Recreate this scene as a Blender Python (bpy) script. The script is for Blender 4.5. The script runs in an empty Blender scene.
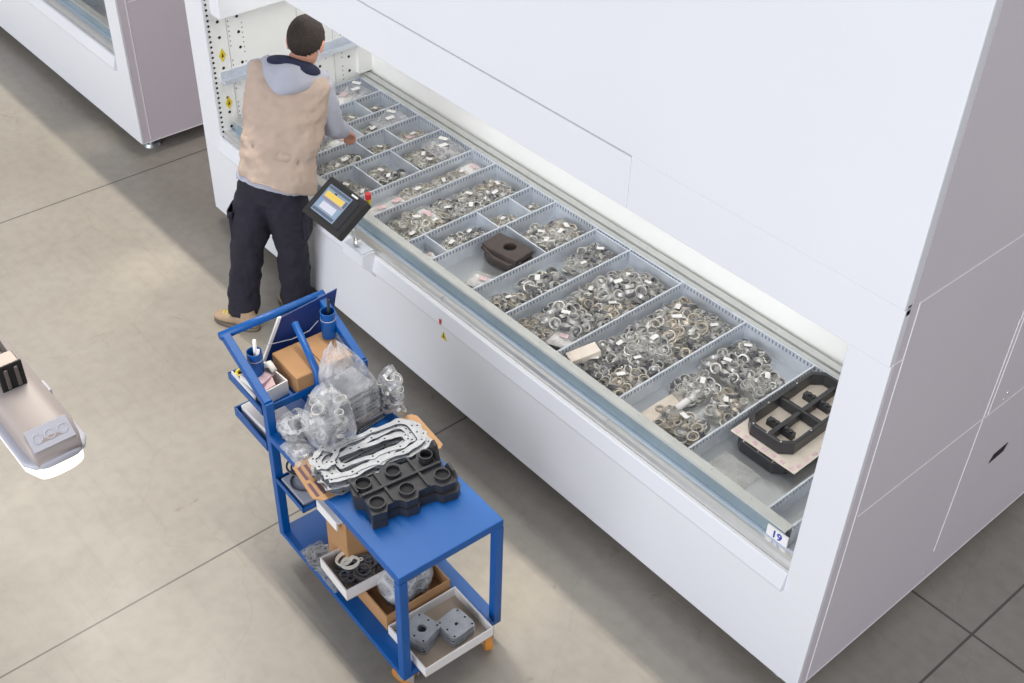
import bpy, math, random
from mathutils import Vector, Matrix, noise
R = math.radians; PI = math.pi
rnd = random.Random(7)
SC = bpy.context.scene
COL = SC.collection

# ------------------------------------------------------------------ helpers
class MB:
    def __init__(s): s.v = []; s.f = []; s.m = []; s.sm = []
    def add(s, vs, fs, mi=0, smooth=False):
        b = len(s.v); s.v += [tuple(v) for v in vs]
        for f in fs: s.f.append(tuple(b + i for i in f)); s.m.append(mi); s.sm.append(smooth)
    def box(s, x0, x1, y0, y1, z0, z1, mi=0, M=None):
        vs = [Vector((x, y, z)) for z in (z0, z1) for y in (y0, y1) for x in (x0, x1)]
        if M is not None: vs = [M @ v for v in vs]
        s.add(vs, [(0, 2, 3, 1), (4, 5, 7, 6), (0, 1, 5, 4), (1, 3, 7, 5), (3, 2, 6, 7), (2, 0, 4, 6)], mi)
    def prism(s, poly, a0, a1, ax='z', mi=0, M=None, smooth=False):
        def P(p, a): return {'z': (p[0], p[1], a), 'x': (a, p[0], p[1]), 'y': (p[0], a, p[1])}[ax]
        n = len(poly); vs = [Vector(P(p, a0)) for p in poly] + [Vector(P(p, a1)) for p in poly]
        if M is not None: vs = [M @ v for v in vs]
        s.add(vs, [tuple(range(n))[::-1], tuple(range(n, 2 * n))], mi)
        s.add(vs, [(i, (i + 1) % n, n + (i + 1) % n, n + i) for i in range(n)], mi, smooth)
    def plate(s, outer, hole, z0, z1, mi=0, M=None):      # outer and hole loops with equal point counts
        n = len(outer)
        vs = [Vector((p[0], p[1], z)) for z in (z0, z1) for lp in (outer, hole) for p in lp]
        if M is not None: vs = [M @ v for v in vs]
        fs = []
        for i in range(n):
            j = (i + 1) % n
            fs += [(i, n + i, n + j, j), (2*n + i, 2*n + j, 3*n + j, 3*n + i), (i, j, 2*n + j, 2*n + i), (n + i, 3*n + i, 3*n + j, n + j)]
        s.add(vs, fs, mi)
    def loft(s, rings, mi=0, n=20, cap=True, e=2.0):      # rings: (centre, vec_a, vec_b)
        vs = []
        for c, a, b in rings:
            c, a, b = Vector(c), Vector(a), Vector(b)
            for i in range(n):
                t = 2 * PI * i / n; ct, st = math.cos(t), math.sin(t)
                vs.append(c + a * math.copysign(abs(ct) ** (2 / e), ct) + b * math.copysign(abs(st) ** (2 / e), st))
        fs = [(k * n + i, k * n + (i + 1) % n, (k + 1) * n + (i + 1) % n, (k + 1) * n + i) for k in range(len(rings) - 1) for i in range(n)]
        if cap: fs += [tuple(range(n))[::-1], tuple((len(rings) - 1) * n + i for i in range(n))]
        s.add(vs, fs, mi, True)
    def tube(s, pts, rad, mi=0, n=10):
        pts = [Vector(p) for p in pts]; rad = rad if isinstance(rad, (list, tuple)) else [rad] * len(pts)
        d0 = (pts[1] - pts[0]).normalized(); up = Vector((0, 0, 1)) if abs(d0.z) < .9 else Vector((1, 0, 0))
        a = d0.cross(up).normalized(); rings = []
        for i, p in enumerate(pts):
            d = (pts[min(i + 1, len(pts) - 1)] - pts[max(i - 1, 0)]).normalized()
            a = (a - d * a.dot(d)).normalized(); b = d.cross(a)
            rings.append((p, a * rad[i], b * rad[i]))
        s.loft(rings, mi, n)
    def bar(s, p0, p1, w, h, mi=0, side=(0, 1, 0)):       # rectangular tube; w measured along side
        p0, p1 = Vector(p0), Vector(p1); d = (p1 - p0).normalized()
        a = Vector(side); a = (a - d * a.dot(d)).normalized(); b = d.cross(a)
        vs = [p + a * (sx * w / 2) + b * (sy * h / 2) for p in (p0, p1) for sx, sy in ((-1, -1), (1, -1), (1, 1), (-1, 1))]
        s.add(vs, [(3, 2, 1, 0), (4, 5, 6, 7), (0, 1, 5, 4), (1, 2, 6, 5), (2, 3, 7, 6), (3, 0, 4, 7)], mi)
    def cyl(s, c, r, z0, z1, mi=0, n=20, M=None, r2=None):
        r2 = r if r2 is None else r2
        vs = [Vector((c[0] + q * math.cos(2*PI*i/n), c[1] + q * math.sin(2*PI*i/n), z)) for q, z in ((r, z0), (r2, z1)) for i in range(n)]
        if M is not None: vs = [M @ v for v in vs]
        s.add(vs, [tuple(range(n))[::-1], tuple(range(n, 2*n))], mi)
        s.add(vs, [(i, (i+1) % n, n + (i+1) % n, n + i) for i in range(n)], mi, True)
    def ring(s, ro, ri, h, mi=0, n=18, M=None):
        vs = [Vector((q * math.cos(2*PI*i/n), q * math.sin(2*PI*i/n), z)) for q, z in ((ro, 0), (ro, h), (ri, h), (ri, 0)) for i in range(n)]
        if M is not None: vs = [M @ v for v in vs]
        s.add(vs, [(k*n + i, k*n + (i+1) % n, ((k+1) % 4)*n + (i+1) % n, ((k+1) % 4)*n + i) for k in range(4) for i in range(n)], mi)
    def ball(s, c, r, mi=0, nu=16, nv=10, M=None):
        r = r if isinstance(r, (list, tuple)) else (r, r, r)
        vs = [Vector((0, 0, -r[2]))] + [Vector((r[0]*math.sin(PI*k/nv)*math.cos(2*PI*i/nu), r[1]*math.sin(PI*k/nv)*math.sin(2*PI*i/nu), -r[2]*math.cos(PI*k/nv))) for k in range(1, nv) for i in range(nu)] + [Vector((0, 0, r[2]))]
        vs = [v + Vector(c) for v in vs]
        if M is not None: vs = [M @ v for v in vs]
        fs = [(0, 1 + (i+1) % nu, 1 + i) for i in range(nu)]
        fs += [(1 + k*nu + i, 1 + k*nu + (i+1) % nu, 1 + (k+1)*nu + (i+1) % nu, 1 + (k+1)*nu + i) for k in range(nv-2) for i in range(nu)]
        L = len(vs) - 1; fs += [(L, 1 + (nv-2)*nu + i, 1 + (nv-2)*nu + (i+1) % nu) for i in range(nu)]
        s.add(vs, fs, mi, True)
    def build(s, name, mats, parent=None, loc=None, rz=0):
        me = bpy.data.meshes.new(name); me.from_pydata(s.v, [], s.f); me.update()
        for m in (mats if isinstance(mats, (list, tuple)) else [mats]): me.materials.append(m)
        me.polygons.foreach_set('material_index', s.m); me.polygons.foreach_set('use_smooth', s.sm)
        o = bpy.data.objects.new(name, me); COL.objects.link(o)
        if parent: o.parent = parent
        if loc: o.location = loc
        if rz: o.rotation_euler.z = rz
        return o

def tag(o, label=None, cat=None, group=None, kind=None):
    if label: o['label'] = label
    if cat: o['category'] = cat
    if group: o['group'] = group
    if kind: o['kind'] = kind
    return o
def empty(name, loc=(0, 0, 0), rz=0, label=None, cat=None, group=None):
    o = bpy.data.objects.new(name, None); COL.objects.link(o); o.empty_display_size = .05
    o.location = loc; o.rotation_euler.z = rz
    return tag(o, label, cat, group)
CH = {}
def kids(o): return [c for c in bpy.data.objects if c.parent is o]
def copy_tree(o, parent=None, cache=None):
    c = o.copy(); COL.objects.link(c)
    if parent: c.parent = parent
    for ch in cache[o.name] if cache and o.name in cache else kids(o): copy_tree(ch, c, cache)
    return c
def bevel(o, w=.003, seg=2):
    m = o.modifiers.new('bevel', 'BEVEL'); m.width = w; m.segments = seg; m.limit_method = 'ANGLE'; return o
def remesh(o, vox, sm=2, disp=None):
    m = o.modifiers.new('remesh', 'REMESH'); m.mode = 'VOXEL'; m.voxel_size = vox; m.use_smooth_shade = True
    m = o.modifiers.new('smooth', 'SMOOTH'); m.iterations = sm; m.factor = .6
    if disp:
        t = bpy.data.textures.new(o.name + '_folds', 'CLOUDS'); t.noise_scale = disp[1]; t.noise_depth = 2
        m = o.modifiers.new('folds', 'DISPLACE'); m.texture = t; m.strength = disp[0]; m.mid_level = .5; m.texture_coords = 'LOCAL'
    return o

# ------------------------------------------------------------------ materials
def mat(name, col, rough=.5, metal=0, vary=.06, vscale=6, bump=0, bscale=60, spec=.5, coat=0, alpha=1):
    m = bpy.data.materials.new(name); m.use_nodes = True; nt = m.node_tree; b = nt.nodes['Principled BSDF']
    b.inputs['Roughness'].default_value = rough; b.inputs['Metallic'].default_value = metal
    b.inputs['Specular IOR Level'].default_value = spec; b.inputs['Coat Weight'].default_value = coat
    b.inputs['Alpha'].default_value = alpha
    tc = nt.nodes.new('ShaderNodeTexCoord'); n = nt.nodes.new('ShaderNodeTexNoise'); n.inputs['Scale'].default_value = vscale; n.inputs['Detail'].default_value = 4
    nt.links.new(tc.outputs['Object'], n.inputs['Vector'])
    cr = nt.nodes.new('ShaderNodeValToRGB'); cr.color_ramp.elements[0].position = .3; cr.color_ramp.elements[1].position = .7
    cr.color_ramp.elements[0].color = tuple(c * (1 - vary) for c in col[:3]) + (1,); cr.color_ramp.elements[1].color = tuple(min(1, c * (1 + vary)) for c in col[:3]) + (1,)
    nt.links.new(n.outputs['Fac'], cr.inputs['Fac']); nt.links.new(cr.outputs['Color'], b.inputs['Base Color'])
    if bump:
        n2 = nt.nodes.new('ShaderNodeTexNoise'); n2.inputs['Scale'].default_value = bscale; n2.inputs['Detail'].default_value = 3
        nt.links.new(tc.outputs['Object'], n2.inputs['Vector']); bp = nt.nodes.new('ShaderNodeBump'); bp.inputs['Strength'].default_value = bump; bp.inputs['Distance'].default_value = .01
        nt.links.new(n2.outputs['Fac'], bp.inputs['Height']); nt.links.new(bp.outputs['Normal'], b.inputs['Normal'])
    return m
def srgb(r, g, b): return tuple(((c/255)/12.92 if c/255 <= .04045 else ((c/255 + .055)/1.055) ** 2.4) for c in (r, g, b))
M = {}
M['white'] = mat('white_powder_coat', (.80, .81, .84), .32, vary=.01, vscale=1.5)
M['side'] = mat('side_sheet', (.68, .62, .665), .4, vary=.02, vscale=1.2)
M['seam'] = mat('panel_seam', (.95, .93, .95), .4, vary=0)  # lighter than the side sheet: edge highlights put into the seam colour
M['cream'] = mat('interior_paint', (.86, .86, .83), .45, vary=.01)
M['slotdark'] = mat('dark_gap', (.46, .46, .52), .6)
M['black_hole'] = mat('punched_hole', (.015, .015, .018), .8)
M['alu'] = mat('brushed_aluminium', (.80, .79, .76), .28, .85, vary=.03, vscale=20)
M['galv'] = mat('galvanised_steel', (.70, .74, .80), .42, .45, vary=.08, vscale=14)
M['galv_floor'] = mat('tray_floor_steel', (.60, .62, .64), .30, .75, vary=.06, vscale=5)
M['flange'] = mat('flange_steel', (.60, .61, .59), .42, .6, vary=.04, vscale=9)
M['strip'] = mat('blue_grey_strip', (.34, .43, .47), .22, .5, vary=.1, vscale=4)
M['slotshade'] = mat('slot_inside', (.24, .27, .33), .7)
M['ledge'] = mat('pale_blue_ledge', (.70, .76, .86), .3, .2)
M['rubber'] = mat('black_rubber', (.03, .03, .033), .6)
M['foot'] = mat('foot_steel', (.35, .38, .38), .35, .8)
M['blue'] = mat('blue_powder_coat', srgb(0, 84, 158), .38, vary=.05, vscale=5)
M['blue_dk'] = mat('blue_board', srgb(26, 54, 118), .5, vary=.05)
M['card'] = mat('brown_cardboard', srgb(176, 134, 92), .8, vary=.06, vscale=9)
M['card2'] = mat('light_cardboard', srgb(186, 146, 106), .8, vary=.06, vscale=9)
M['wcard'] = mat('white_cardboard', srgb(228, 224, 222), .65, vary=.03)
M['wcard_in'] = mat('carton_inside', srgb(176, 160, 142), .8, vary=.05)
M['paper'] = mat('paper', srgb(236, 234, 232), .7, vary=.02)
M['pinkpaper'] = mat('printed_slip', srgb(226, 196, 200), .7, vary=.15, vscale=60)
M['steel'] = mat('ring_steel', (.54, .53, .51), .42, .6, vary=.2, vscale=40)
M['brass'] = mat('ring_bronze', (.50, .45, .38), .42, .5, vary=.2, vscale=40)
M['dark'] = mat('ring_dark', (.16, .16, .17), .4, .5, vary=.2, vscale=40)
M['bone'] = mat('ring_pale', (.78, .75, .66), .5, 0, vary=.1, vscale=40)
M['gasket'] = mat('gasket_metal', srgb(168, 171, 176), .42, .4, vary=.12, vscale=30)
M['gasket2'] = mat('gasket_shadow', srgb(120, 124, 132), .45, .4, vary=.12, vscale=30)  # darker grey metal for stacked sheets and some rings
M['blackpl'] = mat('black_plastic', srgb(50, 50, 53), .32, vary=.12, vscale=25)
M['casting'] = mat('brown_plastic', srgb(72, 62, 58), .45, vary=.12, vscale=25)
M['screenbody'] = mat('console_plastic', srgb(46, 44, 43), .45, vary=.05)
M['yellow'] = mat('warning_yellow', srgb(222, 196, 30), .5, vary=.02)
M['red'] = mat('red_plastic', srgb(190, 40, 38), .4)
M['ink'] = mat('blue_ink', srgb(44, 60, 168), .6, vary=0)
M['inkblk'] = mat('black_ink', srgb(25, 25, 25), .6, vary=0)
M['skin'] = mat('skin', srgb(206, 150, 126), .5, vary=.05, vscale=12)
M['hair'] = mat('dark_brown_hair', srgb(44, 33, 27), .75, vary=.45, vscale=90, bump=.8, bscale=160)
M['vest'] = mat('beige_vest_cloth', srgb(182, 162, 147), .9, vary=.04, vscale=8, bump=.25, bscale=24)
M['hoodie'] = mat('grey_hoodie_cloth', srgb(168, 170, 182), .9, vary=.05, vscale=14, bump=.2, bscale=30)
M['navy'] = mat('navy_lining', srgb(28, 34, 60), .9, vary=.1)
M['trouser'] = mat('navy_black_trousers', srgb(33, 31, 44), .85, vary=.1, vscale=7, bump=.4, bscale=14)
M['suede'] = mat('beige_suede', srgb(166, 142, 116), .85, vary=.1, vscale=30)
M['sole'] = mat('shoe_sole', srgb(110, 100, 86), .8)
M['lace'] = mat('yellow_lace', srgb(222, 212, 66), .7)
M['lampbody'] = mat('grey_lamp_housing', srgb(176, 165, 160), .38, vary=.03)
M['lampend'] = mat('lamp_end_cap', srgb(198, 198, 208), .4, vary=.03)
M['lampmetal'] = mat('lamp_bracket', srgb(120, 112, 108), .35, .6)
M['orange'] = mat('caster_orange', srgb(196, 128, 50), .4)
M['cord'] = mat('pale_cord', srgb(190, 190, 196), .6)
M['sleeve_tan'] = mat('tan_packet', srgb(232, 220, 206), .6, vary=.08, vscale=20)

def film_mat(name, base, fac0, fac1, scale=26, bs=.7):
    m = bpy.data.materials.new(name); m.use_nodes = True; nt = m.node_tree; nt.nodes.clear()
    out = nt.nodes.new('ShaderNodeOutputMaterial'); mix = nt.nodes.new('ShaderNodeMixShader')
    tr = nt.nodes.new('ShaderNodeBsdfTransparent'); pb = nt.nodes.new('ShaderNodeBsdfPrincipled')
    pb.inputs['Base Color'].default_value = (*base, 1); pb.inputs['Roughness'].default_value = .16; pb.inputs['Specular IOR Level'].default_value = .9
    tc = nt.nodes.new('ShaderNodeTexCoord'); n = nt.nodes.new('ShaderNodeTexNoise'); n.inputs['Scale'].default_value = scale; n.inputs['Detail'].default_value = 5; n.inputs['Distortion'].default_value = 1.2
    mr = nt.nodes.new('ShaderNodeMapRange'); mr.inputs['From Min'].default_value = .35; mr.inputs['From Max'].default_value = .72; mr.inputs['To Min'].default_value = fac0; mr.inputs['To Max'].default_value = fac1
    bp = nt.nodes.new('ShaderNodeBump'); bp.inputs['Strength'].default_value = .7; bp.inputs['Distance'].default_value = .012
    nt.links.new(tc.outputs['Object'], n.inputs['Vector']); nt.links.new(n.outputs['Fac'], mr.inputs['Value']); nt.links.new(n.outputs['Fac'], bp.inputs['Height'])
    nt.links.new(bp.outputs['Normal'], pb.inputs['Normal']); nt.links.new(mr.outputs['Result'], mix.inputs['Fac'])
    nt.links.new(tr.outputs[0], mix.inputs[1]); nt.links.new(pb.outputs[0], mix.inputs[2]); nt.links.new(mix.outputs[0], out.inputs['Surface'])
    return m
M['film'] = film_mat('clear_film', (.74, .73, .67), .04, .32)
M['film_thick'] = film_mat('cloudy_film', (.74, .75, .78), .10, .66, 11)

def emis(name, col, st):
    m = bpy.data.materials.new(name); m.use_nodes = True; b = m.node_tree.nodes['Principled BSDF']
    b.inputs['Base Color'].default_value = (*col, 1); b.inputs['Emission Color'].default_value = (*col, 1); b.inputs['Emission Strength'].default_value = st; return m

# floor: polished concrete with saw-cut joints, mottling and scratches
def floor_mat():
    m = bpy.data.materials.new('polished_concrete'); m.use_nodes = True; nt = m.node_tree; b = nt.nodes['Principled BSDF']
    tc = nt.nodes.new('ShaderNodeTexCoord'); P = tc.outputs['Object']
    def nz(sc, det=5, dist=0): 
        n = nt.nodes.new('ShaderNodeTexNoise'); n.inputs['Scale'].default_value = sc; n.inputs['Detail'].default_value = det; n.inputs['Distortion'].default_value = dist; nt.links.new(P, n.inputs['Vector']); return n.outputs['Fac']
    def ramp(f, a, ca, c, cb):
        r = nt.nodes.new('ShaderNodeValToRGB'); e = r.color_ramp.elements; e[0].position = a; e[0].color = (*ca, 1); e[1].position = c; e[1].color = (*cb, 1); nt.links.new(f, r.inputs['Fac']); return r.outputs['Color']
    def mul(a, c, f=1.0):
        x = nt.nodes.new('ShaderNodeMixRGB'); x.blend_type = 'MULTIPLY'; x.inputs['Fac'].default_value = f; nt.links.new(a, x.inputs[1]); nt.links.new(c, x.inputs[2]); return x.outputs['Color']
    base = ramp(nz(.9, 6, .4), .3, (.275, .250, .212), .7, (.345, .318, .275))
    fine = ramp(nz(14, 6), .25, (.88, .88, .88), .6, (1, 1, 1))
    spots = ramp(nz(5.5, 3, .8), .70, (1, 1, 1), .76, (.78, .76, .74))
    c = mul(mul(base, fine), spots)
    # thin scratches and hairline cracks
    v = nt.nodes.new('ShaderNodeTexVoronoi'); v.feature = 'DISTANCE_TO_EDGE'; v.inputs['Scale'].default_value = .9
    mp = nt.nodes.new('ShaderNodeMixRGB'); mp.blend_type = 'ADD'; mp.inputs['Fac'].default_value = .35
    n3 = nt.nodes.new('ShaderNodeTexNoise'); n3.inputs['Scale'].default_value = 2.2; n3.inputs['Detail'].default_value = 4
    nt.links.new(P, n3.inputs['Vector']); nt.links.new(P, mp.inputs[1]); nt.links.new(n3.outputs['Color'], mp.inputs[2]); nt.links.new(mp.outputs['Color'], v.inputs['Vector'])
    crack = ramp(v.outputs['Distance'], .0, (.80, .78, .76), .004, (1, 1, 1)); c = mul(c, crack, .4)
    w = nt.nodes.new('ShaderNodeTexNoise'); w.inputs['Scale'].default_value = 9; w.inputs['Detail'].default_value = 2
    mpg = nt.nodes.new('ShaderNodeMapping'); mpg.inputs['Scale'].default_value = (.12, 3.5, 1); mpg.inputs['Rotation'].default_value = (0, 0, .3); nt.links.new(P, mpg.inputs['Vector']); nt.links.new(mpg.outputs[0], w.inputs['Vector'])
    c = mul(c, ramp(w.outputs['Fac'], .3, (.90, .89, .88), .42, (1, 1, 1)), .45)
    # saw-cut joints
    sx = nt.nodes.new('ShaderNodeSeparateXYZ'); nt.links.new(P, sx.inputs[0])
    def line(sock, at, wd, lo=None, los=None):
        a = nt.nodes.new('ShaderNodeMath'); a.operation = 'SUBTRACT'; nt.links.new(sock, a.inputs[0]); a.inputs[1].default_value = at
        q = nt.nodes.new('ShaderNodeMath'); q.operation = 'ABSOLUTE'; nt.links.new(a.outputs[0], q.inputs[0])
        r = nt.nodes.new('ShaderNodeMath'); r.operation = 'LESS_THAN'; nt.links.new(q.outputs[0], r.inputs[0]); r.inputs[1].default_value = wd
        o = r.outputs[0]
        if lo is not None:
            g = nt.nodes.new('ShaderNodeMath'); g.operation = 'GREATER_THAN'; nt.links.new(los, g.inputs[0]); g.inputs[1].default_value = lo
            h = nt.nodes.new('ShaderNodeMath'); h.operation = 'MULTIPLY'; nt.links.new(o, h.inputs[0]); nt.links.new(g.outputs[0], h.inputs[1]); o = h.outputs[0]
        return o
    acc = None
    for l in (line(sx.outputs['X'], -.82, .006), line(sx.outputs['X'], 2.457, .005), line(sx.outputs['X'], 4.99, .006), line(sx.outputs['Y'], .914, .006, 3.5, sx.outputs['X'])):
        if acc is None: acc = l
        else:
            k = nt.nodes.new('ShaderNodeMath'); k.operation = 'MAXIMUM'; nt.links.new(acc, k.inputs[0]); nt.links.new(l, k.inputs[1]); acc = k.outputs[0]
    x = nt.nodes.new('ShaderNodeMixRGB'); nt.links.new(acc, x.inputs['Fac']); nt.links.new(c, x.inputs[1]); x.inputs[2].default_value = (.10, .09, .08, 1)
    nt.links.new(x.outputs['Color'], b.inputs['Base Color'])
    rr = nt.nodes.new('ShaderNodeMapRange'); rr.inputs['To Min'].default_value = .26; rr.inputs['To Max'].default_value = .42; nt.links.new(nz(3, 5), rr.inputs['Value']); nt.links.new(rr.outputs['Result'], b.inputs['Roughness'])
    b.inputs['Specular IOR Level'].default_value = .45
    return m
f = MB(); f.box(-14, 14, -10, 12, -.2, 0); tag(f.build('floor', floor_mat()), kind='structure')

f = MB(); f.box(-14, 14, 12, 12.2, 0, 9); tag(f.build('wall_back', mat('hall_wall', (.6, .6, .6), .8)), kind='structure')

# ------------------------------------------------------------------ storage machines
W, D, H = 4.70, 2.6, 5.0
PX0, PX1 = 4.352, 4.455
TZ = .79          # tray rim
def slot_wall(mb, p0, p1, z0, z1, th=.004, pitch=.021, mi=0):
    """sheet with a row of upright slots under its rim; runs from p0 to p1 on the floor plan"""
    p0, p1 = Vector((*p0, 0)), Vector((*p1, 0)); L = (p1 - p0).length; d = (p1 - p0) / L; nrm = Vector((-d.y, d.x, 0))
    Mx = Matrix(((d.x, nrm.x, 0, p0.x), (d.y, nrm.y, 0, p0.y), (0, 0, 1, 0), (0, 0, 0, 1)))
    zs0, zs1 = z1 - .030, z1 - .008
    mb.box(0, L, -th/2, th/2, z0, zs0, mi, Mx); mb.box(0, L, -th, th, zs1, z1, mi, Mx)
    n = int(L / pitch)
    for k in range(n):
        mb.box(k*pitch, k*pitch + pitch*.55, -th/2, th/2, zs0, zs1, mi, Mx); mb.box(k*pitch + pitch*.55, (k+1)*pitch, -th*.15, th*.15, zs0, zs1, mi + 1, Mx)  # dark filler strips stand in for the shade inside the slots
    mb.box(n*pitch, L, -th/2, th/2, zs0, zs1, mi, Mx)

def machine(ox, label, stickers=True):
    t = empty('storage_machine', (ox, 0, 0), 0, label, 'machine')
    ol, orr, ob = .20, 4.53, .59
    w = MB(); w.box(0, W, -.0, .02, .10, ob); bevel(w.build('lower_panel', M['white'], t), .004)
    w = MB(); w.box(0, ol, 0, .02, ob, 1.88); bevel(w.build('front_column', M['white'], t), .004)
    w = MB(); w.box(orr, W, 0, .02, ob, 1.88); bevel(w.build('front_column', M['white'], t), .004)
    w = MB(); w.box(0, 3.50, -.012, .02, 1.88, 2.104); bevel(w.build('hatch_panel', M['white'], t), .004)
    w = MB(); w.box(3.5012, W, -.012, .02, 1.88, 2.113); bevel(w.build('hatch_panel', M['white'], t), .004)
    w = MB(); w.box(0, W, -.022, .02, 2.118, H); bevel(w.build('upper_panel', M['white'], t), .005)
    w = MB(); w.box(0, W, -.004, .018, 2.09, 2.13); w.build('panel_gap', M['slotdark'], t)
    # body shell
    w = MB()
    w.box(W - .02, W, .02, D, .10, H); w.box(0, .02, .02, D, .10, H); w.box(.02, W - .02, D - .02, D, .10, H)
    w.box(.02, W - .02, .02, D - .02, .10, .12); w.box(0, W, 0, D, H, H + .02)
    w.build('shell', M['side'], t)
    s = MB(); X = W + .0015
    def hseam(y0, y1, z): s.box(W - .002, X, y0, y1, z - .0022, z + .0022)
    def vseam(y, z0, z1): s.box(W - .002, X, y - .0028, y + .0028, z0, z1)
    hseam(.085, .92, 1.11); hseam(.92, D, 1.105); hseam(.07, D, 2.11); vseam(.068, .12, 2.11); vseam(.918, .30, 1.62); vseam(.925, 1.62, 2.11); hseam(.01, .066, 1.88); vseam(.95, 1.11, 1.62)
    s.box(W - .002, X, .02, D, .10, .107)
    s.build('seam', M['seam'], t)
    s = MB(); s.prism([(1.16, .70), (1.27, .705), (1.29, .745), (1.18, .74)], W - .002, W + .003, 'x'); s.build('grip_slot', M['black_hole'], t)
    for y, z in ((1.06, 1.13), (1.075, 1.16), (.90, .16)): s = MB(); s.ball((W, y, z), (.004, .009, .009), nu=8, nv=6); s.build('screw', M['alu'], t)
    # interior
    w = MB(); w.box(ol - .004, ol, .02, 1.08, .62, 2.0)
    hl = []
    for k in range(44): hl.append((.026, .69 + k * .032, .0075))
    for y in (.15, .235, .78, .90):
        for k in range(30):
            if (y in (.15, .78) and k % 9 < 7) or (y in (.235, .90) and k % 8 != 7): hl.append((y, .70 + k * .03, .0035))
    for y in (.085, .21, .735, .95):
        for k in range(12): hl.append((y, .74 + k * .095, .0095))
    for y, z, r in hl: w.cyl((0, 0), r, 0, .0015, 1, 8, Matrix.Translation((ol, y, z)) @ Matrix.Rotation(PI/2, 4, 'Y'))
    for y in (.135, .60, .70, .84): w.box(ol, ol + .002, y, y + .003, .68, 2.0, 2)
    w.build('perforated_side_plate', [M['cream'], M['black_hole'], M['flange']], t)
    w = MB(); w.box(ol, ol + .05, .06, .33, 1.035, 1.045); w.box(ol, ol + .008, .06, .33, 1.045, 1.10); w.box(ol + .042, ol + .05, .06, .33, 1.045, 1.065)
    w.build('guide_rail', M['galv'], t)
    w = MB(); w.box(ol, ol + .05, .70, 1.0, 1.01, 1.02); w.box(ol, ol + .008, .70, 1.0, 1.02, 1.075); w.box(ol + .042, ol + .05, .70, 1.0, 1.02, 1.04)
    w.build('guide_rail', M['galv'], t)
    w = MB(); w.box(ol, ol + .10, .05, .66, 1.46, 1.62); bevel(w.build('lamp_box', M['white'], t), .006)
    w = MB(); w.box(ol, orr, 1.10, 1.12, .62, 2.1); w.box(ol, ol + .035, 1.0, 1.10, .81, 2.1); w.box(ol, orr, .02, 1.10, 1.98, 2.0)
    w.build('interior_wall', M['cream'], t)
    w = MB(); w.box(orr, orr + .004, .02, 1.10, .62, 2.0); w.build('interior_side', M['cream'], t)
    w = MB(); w.prism([(.02, .59), (.02, .688), (.004, .690), (-.004, .684), (-.024, .612), (-.020, .598), (0, .590)], ol, orr, 'x')
    w.build('front_lip', M['white'], t)
    w = MB(); w.prism([(.024, .66), (.022, .685), (.025, .704), (.034, .718), (.048, .724), (.062, .724), (.062, .66)], ol, orr, 'x', smooth=False)
    w.build('rounded_rail', M['alu'], t)
    for xx in (2.30, 3.47): w = MB(); w.box(xx, xx + .0015, .026, .063, .68, .7245); w.build('rail_joint', M['slotdark'], t)
    w = MB(); w.box(ol, orr, .0625, .083, .665, .7225); w.build('rail_ledge', M['ledge'], t)
    w = MB(); w.box(ol, orr, .09, 1.10, .60, .665); w.build('tray_support', M['galv'], t)
    for x, y in ((.12, .14), (W - .14, .13), (W - .13, .85), (.12, 2.3), (W - .13, 2.3)):
        ft = MB(); ft.cyl((x, y), .065, 0, .022, 0, 28, r2=.055); ft.cyl((x, y), .022, .02, .10, 1, 16); ft.build('levelling_foot', [M['foot'], M['alu']], t)
    if stickers:
        for y, z in ((.088, 1.20), (.088, .895)):
            q = MB(); q.prism([(y, z - .042), (y + .022, z), (y, z + .042), (y - .022, z)], ol + .001, ol + .003, 'x'); q.prism([(y - .008, z - .014), (y + .008, z - .010), (y + .001, z + .018)], ol + .0031, ol + .0035, 'x', 1)
            q.build('warning_sticker', [M['yellow'], M['inkblk']], t)
        q = MB(); q.prism([(2.352, .552), (2.328, .50), (2.376, .50)], -.0015, 0, 'y'); q.prism([(2.352, .540), (2.346, .512), (2.358, .512)], -.002, -.0016, 'y', 1)
        q.build('warning_sticker', [M['yellow'], M['inkblk']], t)
        q = MB(); q.box(2.345, 2.361, -.024, -.0215, .61, .64, 0); q.build('red_tag', M['red'], t)
        q = MB(); q.box(PX0, PX1, .073, .0825, .724, .778); n = bevel(q.build('number_plate', M['paper'], t), .001)
        cu = bpy.data.curves.new('number', 'FONT'); cu.body = '19'; cu.size = .052; cu.align_x = 'CENTER'; cu.align_y = 'CENTER'; cu.extrude = .0006; cu.offset = .0012
        to = bpy.data.objects.new('number', cu); COL.objects.link(to); to.parent = n; to.location = ((PX0 + PX1)/2, .0725, .751); to.rotation_euler = (PI/2, 0, 0); cu.materials.append(M['ink']); bpy.context.view_layer.update()
        me = bpy.data.meshes.new_from_object(to.evaluated_get(bpy.context.evaluated_depsgraph_get())); o2 = bpy.data.objects.new('number', me); COL.objects.link(o2); o2.parent = n; o2.location = to.location; o2.rotation_euler = to.rotation_euler
        bpy.data.objects.remove(to); o2.name = 'number'
    return t

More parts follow.
